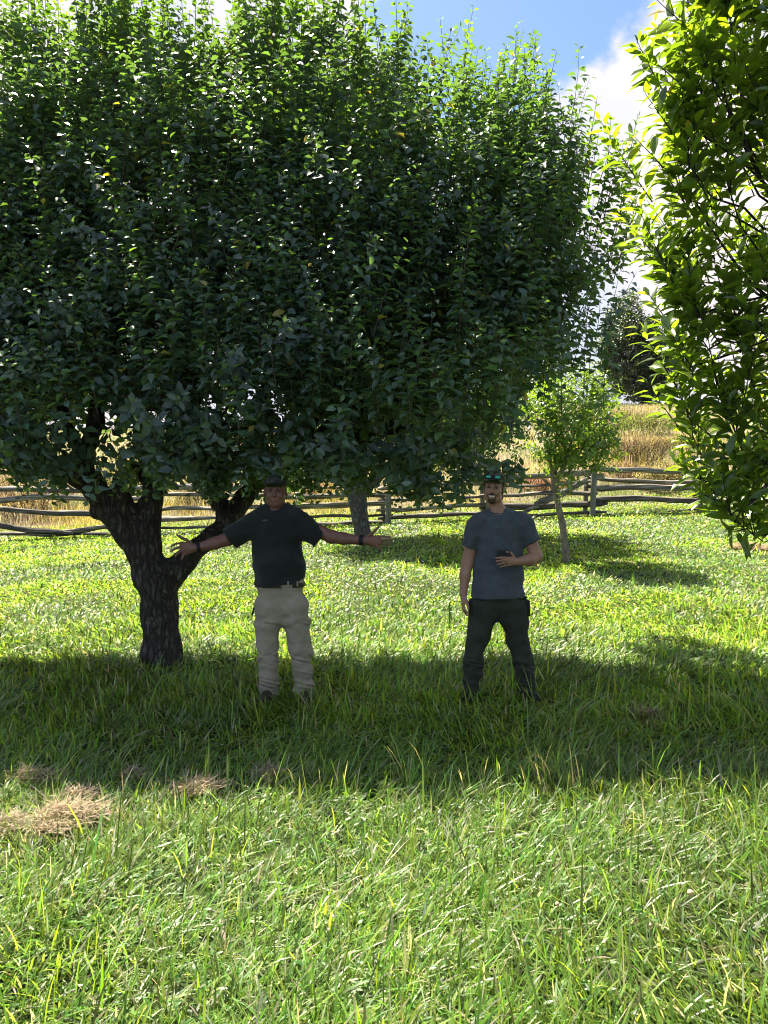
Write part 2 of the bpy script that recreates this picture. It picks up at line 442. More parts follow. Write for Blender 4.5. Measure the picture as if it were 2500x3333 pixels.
# ------------------------------------------------------------------ ground
def build_ground():
    xs = np.unique(np.concatenate([np.linspace(-12, 12, 161), np.linspace(-220, -12, 50), np.linspace(12, 220, 50)]))
    ys = np.unique(np.concatenate([np.linspace(-30, 0, 20), np.linspace(0, 26, 173), np.linspace(26, 90, 90), np.linspace(90, 400, 30)]))
    X, Y = np.meshgrid(xs, ys, indexing='ij')
    Z = gz(X, Y)
    V = np.stack([X, Y, Z], -1).reshape(-1, 3)
    nx, ny = len(xs), len(ys)
    i = np.arange(nx - 1)[:, None] * ny + np.arange(ny - 1)[None]
    Q = np.stack([i, i + ny, i + ny + 1, i + 1], -1).reshape(-1, 4)
    m, t, out = mat_base('orchard_ground')
    b = N(t, 'ShaderNodeBsdfPrincipled'); b.inputs['Roughness'].default_value = 0.95
    b.inputs['Specular IOR Level'].default_value = 0.1
    _, c1 = noise_col(t, 3.0, [(0.3, (0.012, 0.018, 0.007)), (0.52, (0.025, 0.04, 0.012)), (0.72, (0.07, 0.065, 0.03))])
    _, c2 = noise_col(t, 0.35, [(0.30, (0.13, 0.15, 0.05)), (0.5, (0.26, 0.22, 0.12)), (0.68, (0.27, 0.19, 0.11))], detail=8)
    g = N(t, 'ShaderNodeNewGeometry'); sx = N(t, 'ShaderNodeSeparateXYZ'); t.links.new(g.outputs['Position'], sx.inputs[0])
    mrn = N(t, 'ShaderNodeMapRange'); mrn.inputs['From Min'].default_value = 20.2; mrn.inputs['From Max'].default_value = 22.5
    t.links.new(sx.outputs['Y'], mrn.inputs['Value'])
    mx = N(t, 'ShaderNodeMix', data_type='RGBA'); t.links.new(mrn.outputs[0], mx.inputs['Factor'])
    t.links.new(c1, mx.inputs['A']); t.links.new(c2, mx.inputs['B'])
    t.links.new(mx.outputs['Result'], b.inputs['Base Color'])
    nn = N(t, 'ShaderNodeTexNoise'); nn.inputs['Scale'].default_value = 25; nn.inputs['Detail'].default_value = 8
    t.links.new(g.outputs['Position'], nn.inputs['Vector'])
    bp = N(t, 'ShaderNodeBump'); bp.inputs['Distance'].default_value = 0.03; bp.inputs['Strength'].default_value = 0.7
    t.links.new(nn.outputs[0], bp.inputs['Height']); t.links.new(bp.outputs[0], b.inputs['Normal'])
    t.links.new(b.outputs[0], out.inputs[0])
    o = mesh_obj('ground', V, Q, m)
    tag(o, 'rolling turf of the orchard rising to the meadow hill', None, None, 'structure')

# ------------------------------------------------------------------ grass blades
def blades(x, y, z, hgt, wid, ang, lean, bend, col, tipcol=None):
    """ang: heading the blade leans to, lean: angle from vertical at root, bend: extra angle by the tip"""
    n = len(x)
    hx, hy = np.cos(ang), np.sin(ang)
    roll = rng.uniform(0, math.pi, n)
    # width direction: horizontal-ish, perpendicular to lean heading, rolled
    sx, sy_ = -hy, hx
    P0 = np.stack([x, y, z], 1)
    ts = [0.0, 0.4, 0.75, 1.0]; ws = [0.75, 1.0, 0.7, 0.0]
    V = np.zeros((n, 7, 3)); cur = P0.copy(); prev = 0
    lev = 0
    wr = np.stack([sx * np.cos(roll * 0.35), sy_ * np.cos(roll * 0.35), np.sin(roll * 0.35) * 0.6], 1)
    for li, t in enumerate(ts):
        if li:
            a = lean + bend * (t + prev) / 2
            dl = (t - prev) * hgt
            cur = cur + np.stack([np.sin(a) * hx * dl, np.sin(a) * hy * dl, np.cos(a) * dl], 1)
        prev = t
        if li < 3:
            V[:, lev] = cur - wr * (wid * ws[li] / 2)[:, None]; V[:, lev + 1] = cur + wr * (wid * ws[li] / 2)[:, None]
            lev += 2
        else:
            V[:, 6] = cur
    base = np.arange(n)[:, None] * 7
    tri = np.array([[0, 1, 3], [0, 3, 2], [2, 3, 5], [2, 5, 4], [4, 5, 6]])
    Ft = (base[:, None] + tri[None]).reshape(-1, 3)
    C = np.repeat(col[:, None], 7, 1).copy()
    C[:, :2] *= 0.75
    if tipcol is not None: C[:, 6] = tipcol
    return V.reshape(-1, 3), Ft, C.reshape(-1, 3)

CLUMPS = [
    (110, 2560, 0.12, 0.06, 'faint dry tuft near the left edge where the shadow ends'),
    (160, 2745, 0.09, 0.05, 'small dry tuft just below the largest hay heap'),  # px, py, radius x, radius y (m) of dry thatch
    (640, 2600, 0.13, 0.11, 'tan tuft of dry cut grass in the sun just left of centre'),
    (225, 2690, 0.18, 0.13, 'largest heap of dry tan grass in the sunlit turf at left'),
    (20, 2725, 0.09, 0.09, 'dry grass heap at the very left edge of the photo'),
    (430, 2552, 0.07, 0.06, 'small dry grass tuft on the shadow edge below the big trunk'),
    (255, 2622, 0.10, 0.05, 'small brown dry tuft just above the largest hay heap'),
    (860, 2555, 0.09, 0.07, 'brown dry tuft in shade at the shadow edge in front of the khaki trousers'),
    (2105, 2352, 0.11, 0.10, 'pale dry tuft alone in the tree shadow at right'),
    (2440, 1785, 0.32, 0.35, 'dry brown patch under the near tree by the right edge'),
]
def ground_at(px, py):
    y = 2.0
    while y < 60:
        p = P(px, py, y)
        if p.z <= float(gz(p.x, p.y)): return p
        y += 0.02
    return p
def build_grass():
    bands = [(0.9, 2.0, 2600), (2.0, 3.2, 6500), (3.2, 4.6, 5600), (4.6, 6.5, 4600), (6.5, 9.0, 3000), (9.0, 13.0, 1900), (13.0, 17.0, 1250), (17.0, 23.0, 900)]
    Vs, Fs, Cs, nv = [], [], [], 0
    for (a, b, dens) in bands:
        hw = 0.68 * b + 1.6
        n = int((b - a) * 2 * hw * dens)
        y = rng.uniform(a, b, n); x = rng.uniform(-hw, hw, n)
        keep = np.abs(x) < 0.68 * y + 1.6
        x, y = x[keep], y[keep]; n = len(x)
        # clumping
        c = vnoise(x * 2.3, y * 2.3, 0 * x, 3) * 0.6 + vnoise(x * 6.1, y * 6.1, 0 * x, 9) * 0.4
        keep = rng.random(n) < 0.55 + 0.8 * c
        x, y, c = x[keep], y[keep], c[keep]; n = len(x)
        big = vnoise(x * 0.7, y * 0.7, 0 * x, 21)
        far = np.clip((y - 6.6) / 4, 0, 1)
        # taller rough grass around the shadow edge, the men's feet and the foreground
        edge = np.exp(-((y - 4.35) / 0.28) ** 2)
        hgt = rng.gamma(5, 1 / 5, n) * (0.062 + 0.06 * c) * (1 - 0.5 * far) * (1 + .30 * np.exp(-((y - 5.55) / .45) ** 2)) 
        tall = rng.random(n) < 0.012
        hgt = np.where(tall, hgt * rng.uniform(1.5, 2.4, n), hgt)
        sc = np.maximum(1.0, y / 3.6)
        wid = rng.uniform(0.0032, 0.0100, n) * sc
        # a wind-laid lie that swirls slowly over the sward
        flow = vnoise(x * 0.55, y * 0.55, 0 * x, 5) * 7.0 + vnoise(x * 1.7, y * 1.7, 0 * x, 6) * 3.0
        ang = flow + rng.normal(0, 1.25, n)
        lean = np.abs(rng.normal(0.95, 0.45, n)); bend = rng.uniform(0.0, 1.1, n)
        lean = np.where(tall, lean * 0.35, lean); bend = np.where(tall, bend * 0.6, bend)
        g = np.stack([0.105 + 0.08 * rng.random(n), 0.205 + 0.08 * rng.random(n), 0.020 + 0.03 * rng.random(n)], 1)
        g *= ((0.70 + 0.45 * big) * rng.choice([0.42, 1.0, 1.35], n, p=[.28, .42, .30]))[:, None]
        dryp = 0.03 + 0.13 * vnoise(x * 1.2, y * 1.2, 0 * x, 33) + 0.12 * far * vnoise(x * .5, y * .5, 0 * x, 36)
        dryp = dryp + .06 * (y < 4.3) + 0.25 * np.exp(-(((x - 1.5) / 0.7) ** 2 + ((y - 2.6) / 0.4) ** 2))
        for (cx, cy, rx, ry) in CL:
            dryp = dryp + 0.40 * np.exp(-(((x - cx) / (rx * 1.6)) ** 2 + ((y - cy) / (ry * 1.7)) ** 2))
        dry = (rng.random(n) < dryp) & ~tall
        dc = np.stack([0.24 + 0.14 * rng.random(n), 0.26 + 0.14 * rng.random(n), 0.17 + 0.10 * rng.random(n)], 1)
        col = np.where(dry[:, None], dc, g)
        z = gz(x, y) - 0.004
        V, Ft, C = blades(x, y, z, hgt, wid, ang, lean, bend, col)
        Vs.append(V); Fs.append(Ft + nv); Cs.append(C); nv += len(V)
    # broad low weeds and clover leaves among the blades
    n = 2600
    y = rng.uniform(1.8, 8, n) ** 1.0; x = rng.uniform(-1, 1, n) * (0.56 * y + 0.6)
    for q in range(3):
        an = rng.uniform(0, 6.28, n)
        hgt = rng.uniform(0.02, 0.035, n); wid = rng.uniform(0.008, 0.013, n)
        col = np.stack([0.05 + 0.03 * rng.random(n), 0.13 + 0.05 * rng.random(n), 0.03 + 0 * x], 1)
        V, Ft, C = blades(x, y, gz(x, y) + rng.uniform(0.02, 0.06, n), hgt, wid, an, rng.uniform(0.9, 1.5, n), np.full(n, 0.3), col)
        Vs.append(V); Fs.append(Ft + nv); Cs.append(C); nv += len(V)
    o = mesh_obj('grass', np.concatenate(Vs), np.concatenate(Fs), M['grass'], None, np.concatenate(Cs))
    tag(o, 'long green turf with straw-coloured blades covering the orchard floor', 'grass', None, 'stuff')
def build_tall_tufts():
    # upright tufts of long blades that stand in the light at the edge of the shade
    spots = [(1345, 2560, 26, 0.34), (1395, 2570, 16, 0.26), (1700, 2560, 22, 0.24), (1790, 2560, 26, 0.30), (1860, 2570, 18, 0.24),
             (1590, 2565, 14, 0.22), (690, 2555, 12, 0.30), (1130, 2600, 14, 0.24), (2160, 2560, 12, 0.30), (180, 2500, 16, 0.20),
             (2330, 2600, 12, 0.22), (980, 2590, 14, 0.22), (1480, 2585, 18, 0.22), (100, 2990, 10, 0.26), (2120, 2960, 10, 0.24), (560, 2680, 8, .2)]
    acc = []
    for (px, py, n, h) in spots:
        p = ground_at(px, py)
        x = p.x + rng.normal(0, 0.055, n); y = p.y + rng.normal(0, 0.05, n)
        hgt = h * rng.uniform(0.55, 1.15, n)
        col = np.stack([0.10 + 0.05 * rng.random(n), 0.20 + 0.06 * rng.random(n), 0.03 + 0.02 * rng.random(n)], 1)
        dry = rng.random(n) < 0.25
        col[dry] = (0.42, 0.38, 0.22)
        acc.append((x, y, hgt, col))
    x = np.concatenate([a[0] for a in acc]); y = np.concatenate([a[1] for a in acc]); h = np.concatenate([a[2] for a in acc]); c = np.concatenate([a[3] for a in acc])
    n = len(x)
    V, Ft, C = blades(x, y, gz(x, y) - 0.01, h, rng.uniform(0.004, 0.009, n), rng.uniform(0, 6.28, n), np.abs(rng.normal(0.18, 0.2, n)), rng.uniform(0.1, 1.1, n), c)
    o = mesh_obj('long_grass', V, Ft, M['grass'], None, C)
    tag(o, 'loose upright long blades standing in the light along the shadow edge', 'long grass', None, 'stuff')

def build_dry_clumps():
    for k, (px, py, rx, ry, lab) in enumerate(CLUMPS):
        cx, cy, rx, ry = CL[k]
        n = int(1300 * rx * ry / 0.05) if rx < 0.25 else int(800 * rx * ry / 0.05)
        n = min(n, 3200)
        r = np.sqrt(rng.random(n)); a = rng.uniform(0, 6.28, n)
        x = cx + rx * r * np.cos(a); y = cy + ry * r * np.sin(a)
        hump = 0.075 * (1 - r ** 2)
        z = gz(x, y) + (0.055 if cy < 6 else .03) + .7 * hump * rng.random(n)
        hgt = rng.uniform(0.05, 0.13, n) * (0.8 if rx < .15 else 1)
        c = rng.random(n)[:, None]
        tone = rng.choice([.35, .8, 1.15], n, p=[.3, .4, .3])[:, None]
        col = (np.array([0.40, 0.29, 0.19]) * c + np.array([0.54, 0.45, 0.31]) * (1 - c)) * tone
        V, Ft, C = blades(x, y, z, hgt, rng.uniform(0.003, 0.0065, n) * (1 if cy < 6 else 2.2), rng.uniform(0, 6.28, n), rng.uniform(1.0, 1.6, n), rng.uniform(-0.1, 0.6, n), col)
        o = mesh_obj('dry_grass_clump', V, Ft, M['meadow'], None, C)
        tag(o, lab, 'dry grass', 'clumps of dry cut grass')
CL = []
for (px, py, rx, ry, lab) in CLUMPS:
    p = ground_at(px, py); CL.append((p.x, p.y, rx, ry))

# ------------------------------------------------------------------ leaves
LT = np.array([[0, 2, 1], [0, 1, 3], [1, 2, 5], [1, 5, 4], [1, 4, 6], [1, 6, 3], [4, 5, 7], [4, 7, 6]])
def leaves(pos, axis, up, L, W, curl, fold):
    """pos, axis, up: (n,3). a folded, drooping, pointed leaf of 8 triangles"""
    n = len(pos)
    axis = axis / (np.linalg.norm(axis, axis=1)[:, None] + 1e-9)
    side = np.cross(axis, up); side /= np.linalg.norm(side, axis=1)[:, None] + 1e-9
    nr = np.cross(side, axis)
    L = L[:, None]; W = W[:, None]; curl = curl[:, None]; fold = fold[:, None]
    def at(t): return pos + axis * (L * t) - nr * (L * curl * t * t)
    m0, m1, m2, m3 = at(0.0), at(0.38), at(0.74), at(1.0)
    w1, w2 = W * 0.5, W * 0.36
    V = np.stack([m0, m1, m1 + side * w1 + nr * w1 * fold, m1 - side * w1 + nr * w1 * fold, m2,
                  m2 + side * w2 + nr * w2 * fold, m2 - side * w2 + nr * w2 * fold, m3], 1)
    Ft = (np.arange(n)[:, None, None] * 8 + LT[None]).reshape(-1, 3)
    return V.reshape(-1, 3), Ft

def shoots(starts, dirs, lens, spacing, LL, LW, colfn, droop_leaf=0.0, up_leaf=0.35, curve=0.15, stem_r=0.004, wmul=1.0, twig_every=1):
    """leafy shoots: a thin stem with leaves in a spiral, smaller towards the tip"""
    ns = len(starts)
    k = np.maximum(3, (lens / spacing).astype(int))
    sid = np.repeat(np.arange(ns), k)
    first = np.cumsum(k) - k
    li = np.arange(len(sid)) - first[sid]
    t = (li + 0.6) / k[sid]
    side = rng.normal(0, 1, (ns, 3)); side -= (side * dirs).sum(1)[:, None] * dirs
    side /= np.linalg.norm(side, axis=1)[:, None]
    cv = side * (curve * rng.uniform(0.2, 1.2, ns))[:, None]
    def pt(s, tt): return starts[s] + dirs[s] * (lens[s] * tt)[:, None] + cv[s] * (lens[s] * tt * tt)[:, None]
    pos = pt(sid, t)
    T = dirs[sid] + cv[sid] * (2 * t)[:, None]; T /= np.linalg.norm(T, axis=1)[:, None]
    ref = np.where(np.abs(T[:, 2:3]) > 0.8, np.array([[1.0, 0, 0]]), np.array([[0, 0, 1.0]]))
    U = np.cross(T, ref); U /= np.linalg.norm(U, axis=1)[:, None]; W_ = np.cross(T, U)
    phi = li * 2.4 + rng.uniform(0, 6.28, ns)[sid] + rng.normal(0, 0.3, len(sid))
    out = U * np.cos(phi)[:, None] + W_ * np.sin(phi)[:, None]
    upw = up_leaf + rng.normal(0, 0.25, len(sid)) + 0.9 * np.clip(t - 0.75, 0, 1) * 2
    ax = out + T * upw[:, None]; ax[:, 2] -= droop_leaf * (1 - 0.7 * t)
    ax /= np.linalg.norm(ax, axis=1)[:, None]
    upv = T + rng.normal(0, 0.45, (len(sid), 3)); upv[:, 2] += 0.5
    sz = np.clip(1.12 - 0.62 * t ** 2.2, 0.3, 2) * rng.uniform(0.72, 1.2, len(sid))
    L = LL * sz; W = LW * sz * rng.uniform(0.8, 1.15, len(sid)) * wmul
    V, Ft = leaves(pos + out * 0.012, ax, upv, L, W, rng.uniform(0.05, 0.5, len(sid)), rng.uniform(0.15, 0.75, len(sid)))
    col = colfn(pos, t, len(sid), sid)
    C = np.repeat(col[:, None], 8, 1); 
    # stems: three-sided tapered, 4 rings
    s = np.arange(0, ns, twig_every); a = np.arange(3) * 2.0944
    rings = []
    for q, tt in enumerate((-0.08, 0.33, 0.67, 0.98)):
        c = pt(s, np.full(len(s), tt)); D = dirs[s]
        r2 = np.where(np.abs(D[:, 2:3]) > 0.8, np.array([[1.0, 0, 0]]), np.array([[0, 0, 1.0]]))
        u = np.cross(D, r2); u /= np.linalg.norm(u, axis=1)[:, None]; w = np.cross(D, u)
        rr = stem_r * (1.1 - 0.8 * max(tt, 0))
        rings.append(c[:, None] + rr * (u[:, None] * np.cos(a)[None, :, None] + w[:, None] * np.sin(a)[None, :, None]))
    SV = np.stack(rings, 1).reshape(-1, 3)
    b = np.arange(len(s))[:, None, None, None] * 12; i = np.arange(3)[None, :, None, None] * 3; j = np.arange(3)[None, None, :, None]
    q = np.concatenate([b + i + j, b + i + (j + 1) % 3, b + i + 3 + (j + 1) % 3, b + i + 3 + j], -1).reshape(-1, 4)
    return V, Ft, C.reshape(-1, 3), SV, q

def leaf_col(pos, t, n, sid, base=(0.055, 0.092, 0.070), young=(0.13, 0.21, 0.03), yp=0.5):  # default base is blued to paint in the hazy veil over the crown
    b = np.array(base) * (0.7 + 0.6 * rng.random((n, 1)))
    y = np.array(young) * (0.8 + 0.4 * rng.random((n, 1)))
    sy = rng.random(int(sid.max()) + 1)[sid]
    f = (np.clip((t - 0.72) / 0.28, 0, 1) * yp * (sy > 0.35) + 0.35 * (sy > 0.93))[:, None]
    c = b * (1 - f) + y * f
    yl = rng.random(n) < 0.006
    c[yl] = (0.35, 0.26, 0.04)
    return c

def branch_net(acc, roots, targets, r0, r1, wob=0.15, nseg=6):
    for k, tg in enumerate(targets):
        tg = np.array(tg); d = np.linalg.norm(roots - tg, axis=1)
        rt = roots[np.argmin(d + rng.uniform(0, 0.8, len(d)))]
        n = 9; t = np.linspace(0, 1, n)[:, None]
        L = np.linalg.norm(tg - rt)
        mid = (rt + tg) / 2 + rng.normal(0, wob, 3) * L - np.array([0, 0, 0.12 * L])
        pts = (1 - t) ** 2 * rt + 2 * t * (1 - t) * mid + t ** 2 * tg
        pts[1:-1] += rng.normal(0, 0.015, (n - 2, 3))
        V, Q = tube(pts, np.linspace(r0 * min(1, L / 2 + .3), r1, n), nseg)
        acc.add(V, Q)

def inside_pts(n, fn, lo, hi):
    out = []
    tot = 0
    while tot < n:
        p = rng.uniform(lo, hi, (n * 2, 3)); p = p[rng.random(len(p)) < fn(p)]
        out.append(p); tot += len(p)
    return np.concatenate(out)[:n]

# ------------------------------------------------------------------ the big apple tree
def main_crown_fn(p):
    """density of leafy shoot bases in the crown (metres)"""
    x, y, z = p.T
    # depth range as a function of height: the head of the tree reaches back as it rises
    zc = np.clip(z, 1.8, 9)
    front = np.maximum(5.5, 4.78 + 0.46 * zc); back = np.minimum(8.3 + 0.26 * (zc - 1.9), 10.6) 
    # horizontal limits
    right = np.interp(zc, [1.7, 2.1, 2.8, 3.5, 4.5, 5.2, 5.8, 6.6, 7.6], [0.2, 0.80, 1.65, 2.10, 1.95, 1.45, 0.95, 0.45, 0.0])
    right = right + 0.12 * (y - 7)
    left = np.interp(zc, [1.8, 2.5, 4, 6, 7.6], [-4.6, -5.3, -5.6, -5.0, -4.0])
    cx = (right + left) / 2; hw = (right - left) / 2
    cy = (front + back) / 2; hd = (back - front) / 2
    q = (np.abs((x - cx) / hw)) ** 3.6 + (np.abs((y - cy) / hd)) ** 4.0
    topz = 6.6 - 0.30 * np.clip(x + 1.0, 0, 4) ** 1.7 - 0.35 * np.abs(np.sin(x * 2.2))
    bot = 1.80 + 0.5 * vnoise(x * 1.1, y * 1.1, 0 * x, 17) - .1 + 0.25 * np.clip(x - 0.8, 0, 2)
    n = vnoise(x * 1.5, y * 1.5, z * 1.5, 11) * 0.65 + vnoise(x * 3.3, y * 3.3, z * 3.3, 12) * 0.35
    d = np.clip((1.08 - q) * 4, 0, 1) * (z < topz) * (z > bot)
    px = 1250 + F * x / y; py = 1599 - F * (z - EYE) / y      # the open fork above the trunk lets the field show through
    d = d * (1 - .75 * np.exp(-(((px - 330) / 130) ** 2 + ((py - 1440) / 110) ** 2) ** 2))
    d = d * np.clip((n - 0.37) * 7, 0, 1)
    d = d * np.interp(z, [1.9, 4.2, 5.2, 7.0], [1.0, 0.85, 0.36, 0.20])
    return d

def build_big_tree():
    y0 = 7.0
    base = ground_at(532, 2171); base.y = y0
    base = Vector(P(532, 2171, y0)); 
    root = empty('apple_tree', (base.x, y0, float(gz(base.x, y0))), 'big spreading apple tree with a dark forked trunk over the two men', 'tree', 'apple trees of the orchard')
    T = Field((-4.4, 5.2, -0.1), (0.3, 8.9, 3.3), 0.019)
    def q(px, py, dy=0.0): return P(px, py, y0 + dy)
    def limb(pts, k=0.05):
        for a, b in zip(pts[:-1], pts[1:]):
            T.cap(q(*a[:2], a[3]), q(*b[:2], b[3]), a[2], b[2], k)
    limb([(532, 2200, .180, 0), (530, 2130, .163, 0), (520, 1990, .158, 0), (517, 1880, .172, 0)], .06)
    for (ex, ey, dy) in ((470, 2185, -.1), (592, 2180, -.08), (530, 2190, -.2), (560, 2170, .2)):
        T.cap(q(530, 2110, 0), q(ex, ey, dy), .12, .05, .07)
    limb([(500, 1880, .150, 0), (468, 1780, .145, 0), (440, 1710, .135, 0)], .06)
    # low right limb passing behind the man in the dark shirt
    limb([(545, 1880, .14, 0), (612, 1818, .112, .02), (688, 1752, .105, .10), (738, 1690, .10, .22), (790, 1622, .09, .35), (870, 1545, .075, .5), (980, 1470, .06, .6)], .05)
    limb([(735, 1690, .09, .22), (716, 1640, .07, .3), (700, 1590, .055, .3), (690, 1500, .04, .3)], .04)
    # left scaffold limbs
    limb([(425, 1730, .135, 0), (355, 1645, .115, -.05), (305, 1580, .10, -.1), (270, 1520, .082, -.1), (290, 1450, .065, -.1), (312, 1375, .055, -.05), (330, 1260, .05, 0)], .05)
    limb([(300, 1575, .10, -.1), (235, 1535, .085, -.2), (160, 1510, .07, -.35), (60, 1480, .055, -.5), (-60, 1440, .045, -.6)], .04)
    limb([(285, 1500, .06, -.1), (250, 1440, .05, 0), (215, 1380, .045, .1), (190, 1250, .035, .2)], .04)
    limb([(410, 1690, .10, 0), (388, 1610, .07, -.1), (392, 1560, .06, -.1), (425, 1520, .05, -.1)], .05)
    limb([(478, 1720, .125, 0), (495, 1640, .098, .05), (515, 1560, .090, .1), (545, 1490, .10, .1), (590, 1400, .08, .1), (620, 1280, .06, .1)], .05)
    limb([(500, 1600, .08, .05), (470, 1540, .07, .2), (460, 1470, .06, .4), (440, 1350, .05, .7)], .04)
    T.ell(q(318, 1668, -.05), (.06, .06, .05), .05)
    T.ell(q(560, 1850, -.1), (.07, .07, .06), .05)
    T.ell(q(718, 1672, .16), (.07, .06, .06), .05)
    def bark(x, y, z):
        n1 = vnoise(x * 9, y * 9, z * 5, 1); n2 = vnoise(x * 28, y * 28, z * 14, 2); n3 = vnoise(x * 3, y * 3, z * 2.2, 4)
        return -(n1 - .5) * 0.042 - (n2 - .5) * 0.022 - (n3 - .5) * 0.05
    T.displace(bark)
    T.obj('trunk', M['bark'], root)
    # inner branches
    br = Acc()
    roots = np.array([list(q(*r)) for r in ((620, 1280, .1), (330, 1260, 0), (190, 1250, .2), (-60, 1440, -.6), (980, 1470, .6), (440, 1350, .7), (590, 1400, .1), (870, 1545, .5), (425, 1520, -.1), (160, 1510, -.35))])
    tg = inside_pts(60, lambda p: (main_crown_fn(p) > 0.3) * (p[:, 2] < 5.5) * 1.0, (-5, 5.5, 1.9), (2.4, 10, 6))
    branch_net(br, roots, tg, 0.05, 0.012)
    n0 = np.concatenate(br.V); r2 = n0[rng.integers(0, len(n0), 400)]
    tg2 = inside_pts(160, lambda p: (main_crown_fn(p) > 0.3) * 1.0, (-5.5, 5.5, 1.9), (2.6, 10.5, 7))
    branch_net(br, r2, tg2, 0.022, 0.006, nseg=5)
    br.obj('branches', M['bark'], root)
    # leafy shoots
    ns = 5300
    s = inside_pts(ns, main_crown_fn, (-5.8, 5.3, 1.8), (2.9, 10.8, 7.2))
    cen = np.array([-1.3, 7.6, 2.8])
    out = (s - cen) / np.array([4.0, 2.4, 3.0])
    d = out * np.array([0.42, 0.42, 0.25]) + rng.normal(0, 0.30, (ns, 3))
    hgt = (s[:, 2] - 1.9) / 5
    d[:, 2] += 0.35 + 1.0 * hgt
    low = s[:, 2] < 2.3
    d[low, 2] -= 0.75
    d /= np.linalg.norm(d, axis=1)[:, None]
    L = rng.uniform(0.25, 0.60, ns) * (1 + 0.5 * np.clip(hgt - 0.3, 0, 1))
    L[low] *= 0.7
    V, Ft, C, SV, SQ = shoots(s, d, L, 0.023, 0.100, 0.060, leaf_col, droop_leaf=0.28, up_leaf=0.3, stem_r=0.0035)
    print('big tree leaves', len(V) // 8)
    # tall water sprouts that break the top outline
    sp_ = []
    for k in range(700):
        x = rng.uniform(-5.0, 1.9); y = rng.uniform(7.8, 9.8)
        z = 5.8 + .4 * (x < .2) * (x > -4) - 0.34 * max(0, x + 0.8) ** 1.5 + rng.uniform(-1.2, .3)
        if vnoise(np.array([x * 1.6]), np.array([y * 1.6]), np.array([0.]), 77)[0] > .42: sp_.append((x, y, z))
    for (px, py, y) in ((1500, 330, 8.2), (1560, 420, 8.0), (1640, 330, 8.3), (1700, 300, 8.4), (1760, 480, 8.1), (1850, 520, 8.0), (1900, 560, 7.9), (1960, 640, 7.8), (1995, 760, 7.6), (2000, 900, 7.4), (1850, 640, 8), (1790, 560, 8), (1620, 420, 8.3), (2020, 830, 7.6), (1940, 760, 7.8), (1460, 300, 8.5), (1740, 420, 8.2)):
        sp_.append(tuple(P(px, py, y)))
    for k in range(34): sp_.append(tuple(P(rng.uniform(1480, 1770), rng.uniform(380, 560), rng.uniform(7.9, 8.6))))
    for k in range(26): sp_.append(tuple(P(rng.uniform(1780, 2030), rng.uniform(560, 860), rng.uniform(7.4, 8.1))))
    sp_ = np.array(sp_); n2 = len(sp_)
    d2 = rng.normal(0, 0.10, (n2, 3)); d2[:, 2] += 1; d2[:, 0] += 0.12 * np.clip(sp_[:, 0], 0, 2.5)
    d2 /= np.linalg.norm(d2, axis=1)[:, None]
    L2 = rng.uniform(0.55, 1.35, n2); L2[-77:] = rng.uniform(0.5, 0.85, 77); L2[-60:-26] = rng.uniform(.6, 1.2, 34)
    V2, F2, C2, SV2, SQ2 = shoots(sp_, d2, L2, 0.032, 0.100, 0.055, lambda p, t, n, i: leaf_col(p, t, n, i, base=(0.07, 0.125, 0.03), young=(.17,.25,.03), yp=.8), droop_leaf=0.15, up_leaf=0.42, stem_r=0.006, curve=0.08)
    print('sprout leaves', len(V2) // 8)
    # leaf rosettes and shoots that stand out from the shaded face of the crown
    n3 = 900
    x3 = rng.uniform(-4.6, 1.9, n3); z3 = rng.uniform(2.0, 5.4, n3)
    y3 = np.maximum(5.45, 4.72 + 0.46 * z3) + rng.uniform(-.05, .5, n3) + 0.5 * (np.abs(x3 + 1.3) / 3.6) ** 3
    s3 = np.stack([x3, y3, z3], 1)
    d3 = rng.normal(0, 0.18, (n3, 3)); d3[:, 2] += 0.9; d3[:, 1] -= 0.35; d3 /= np.linalg.norm(d3, axis=1)[:, None]
    V3, F3, C3, SV3, SQ3 = shoots(s3, d3, rng.uniform(0.3, 0.75, n3), 0.03, 0.100, 0.060, lambda p, t, n, i: leaf_col(p, t, n, i, base=(0.065, 0.115, 0.075), yp=0.3), droop_leaf=0.2, up_leaf=0.35, stem_r=0.004)
    # twigs that hang below the skirt of the crown
    hg = []
    for (x0, x1, y0_, y1_, dep, k) in ((640, 770, 1480, 1545, 6.3, 20), (1290, 1530, 1500, 1575, 6.4, 34), (1060, 1290, 1490, 1530, 6.6, 22), (20, 230, 1440, 1490, 6.4, 22), (1540, 1720, 1480, 1520, 6.5, 18), (780, 1060, 1440, 1490, 6.2, 26), (560, 660, 1430, 1490, 6.4, 10)):
        for _ in range(k): hg.append(list(P(rng.uniform(x0, x1), rng.uniform(y0_, y1_), dep + rng.uniform(-.4, .6))))
    hg = np.array(hg); n4 = len(hg); d4 = rng.normal(0, .35, (n4, 3)); d4[:, 2] -= .8; d4 /= np.linalg.norm(d4, axis=1)[:, None]
    V4, F4, C4, SV4, SQ4 = shoots(hg, d4, rng.uniform(.15, .32, n4), 0.022, 0.095, 0.055, leaf_col, droop_leaf=.5, up_leaf=.25, stem_r=.003)
    V3 = np.concatenate([V3, V4]); F3 = np.concatenate([F3, F4 + len(V3) - len(V4)]); C3 = np.concatenate([C3, C4])
    SV3 = np.concatenate([SV3, SV4]); SQ3 = np.concatenate([SQ3, SQ4 + len(SV3) - len(SV4)])
    VV = np.concatenate([V, V2, V3]); o1 = len(V); o2 = o1 + len(V2)
    mesh_obj('crown', VV, np.concatenate([Ft, F2 + o1, F3 + o2]), M['leaf'], root, np.concatenate([C, C2, C3]))
    o1 = len(SV); o2 = o1 + len(SV2)
    mesh_obj('shoots', np.concatenate([SV, SV2, SV3]), np.concatenate([SQ, SQ2 + o1, SQ3 + o2]), M['twig'], root)
    return root

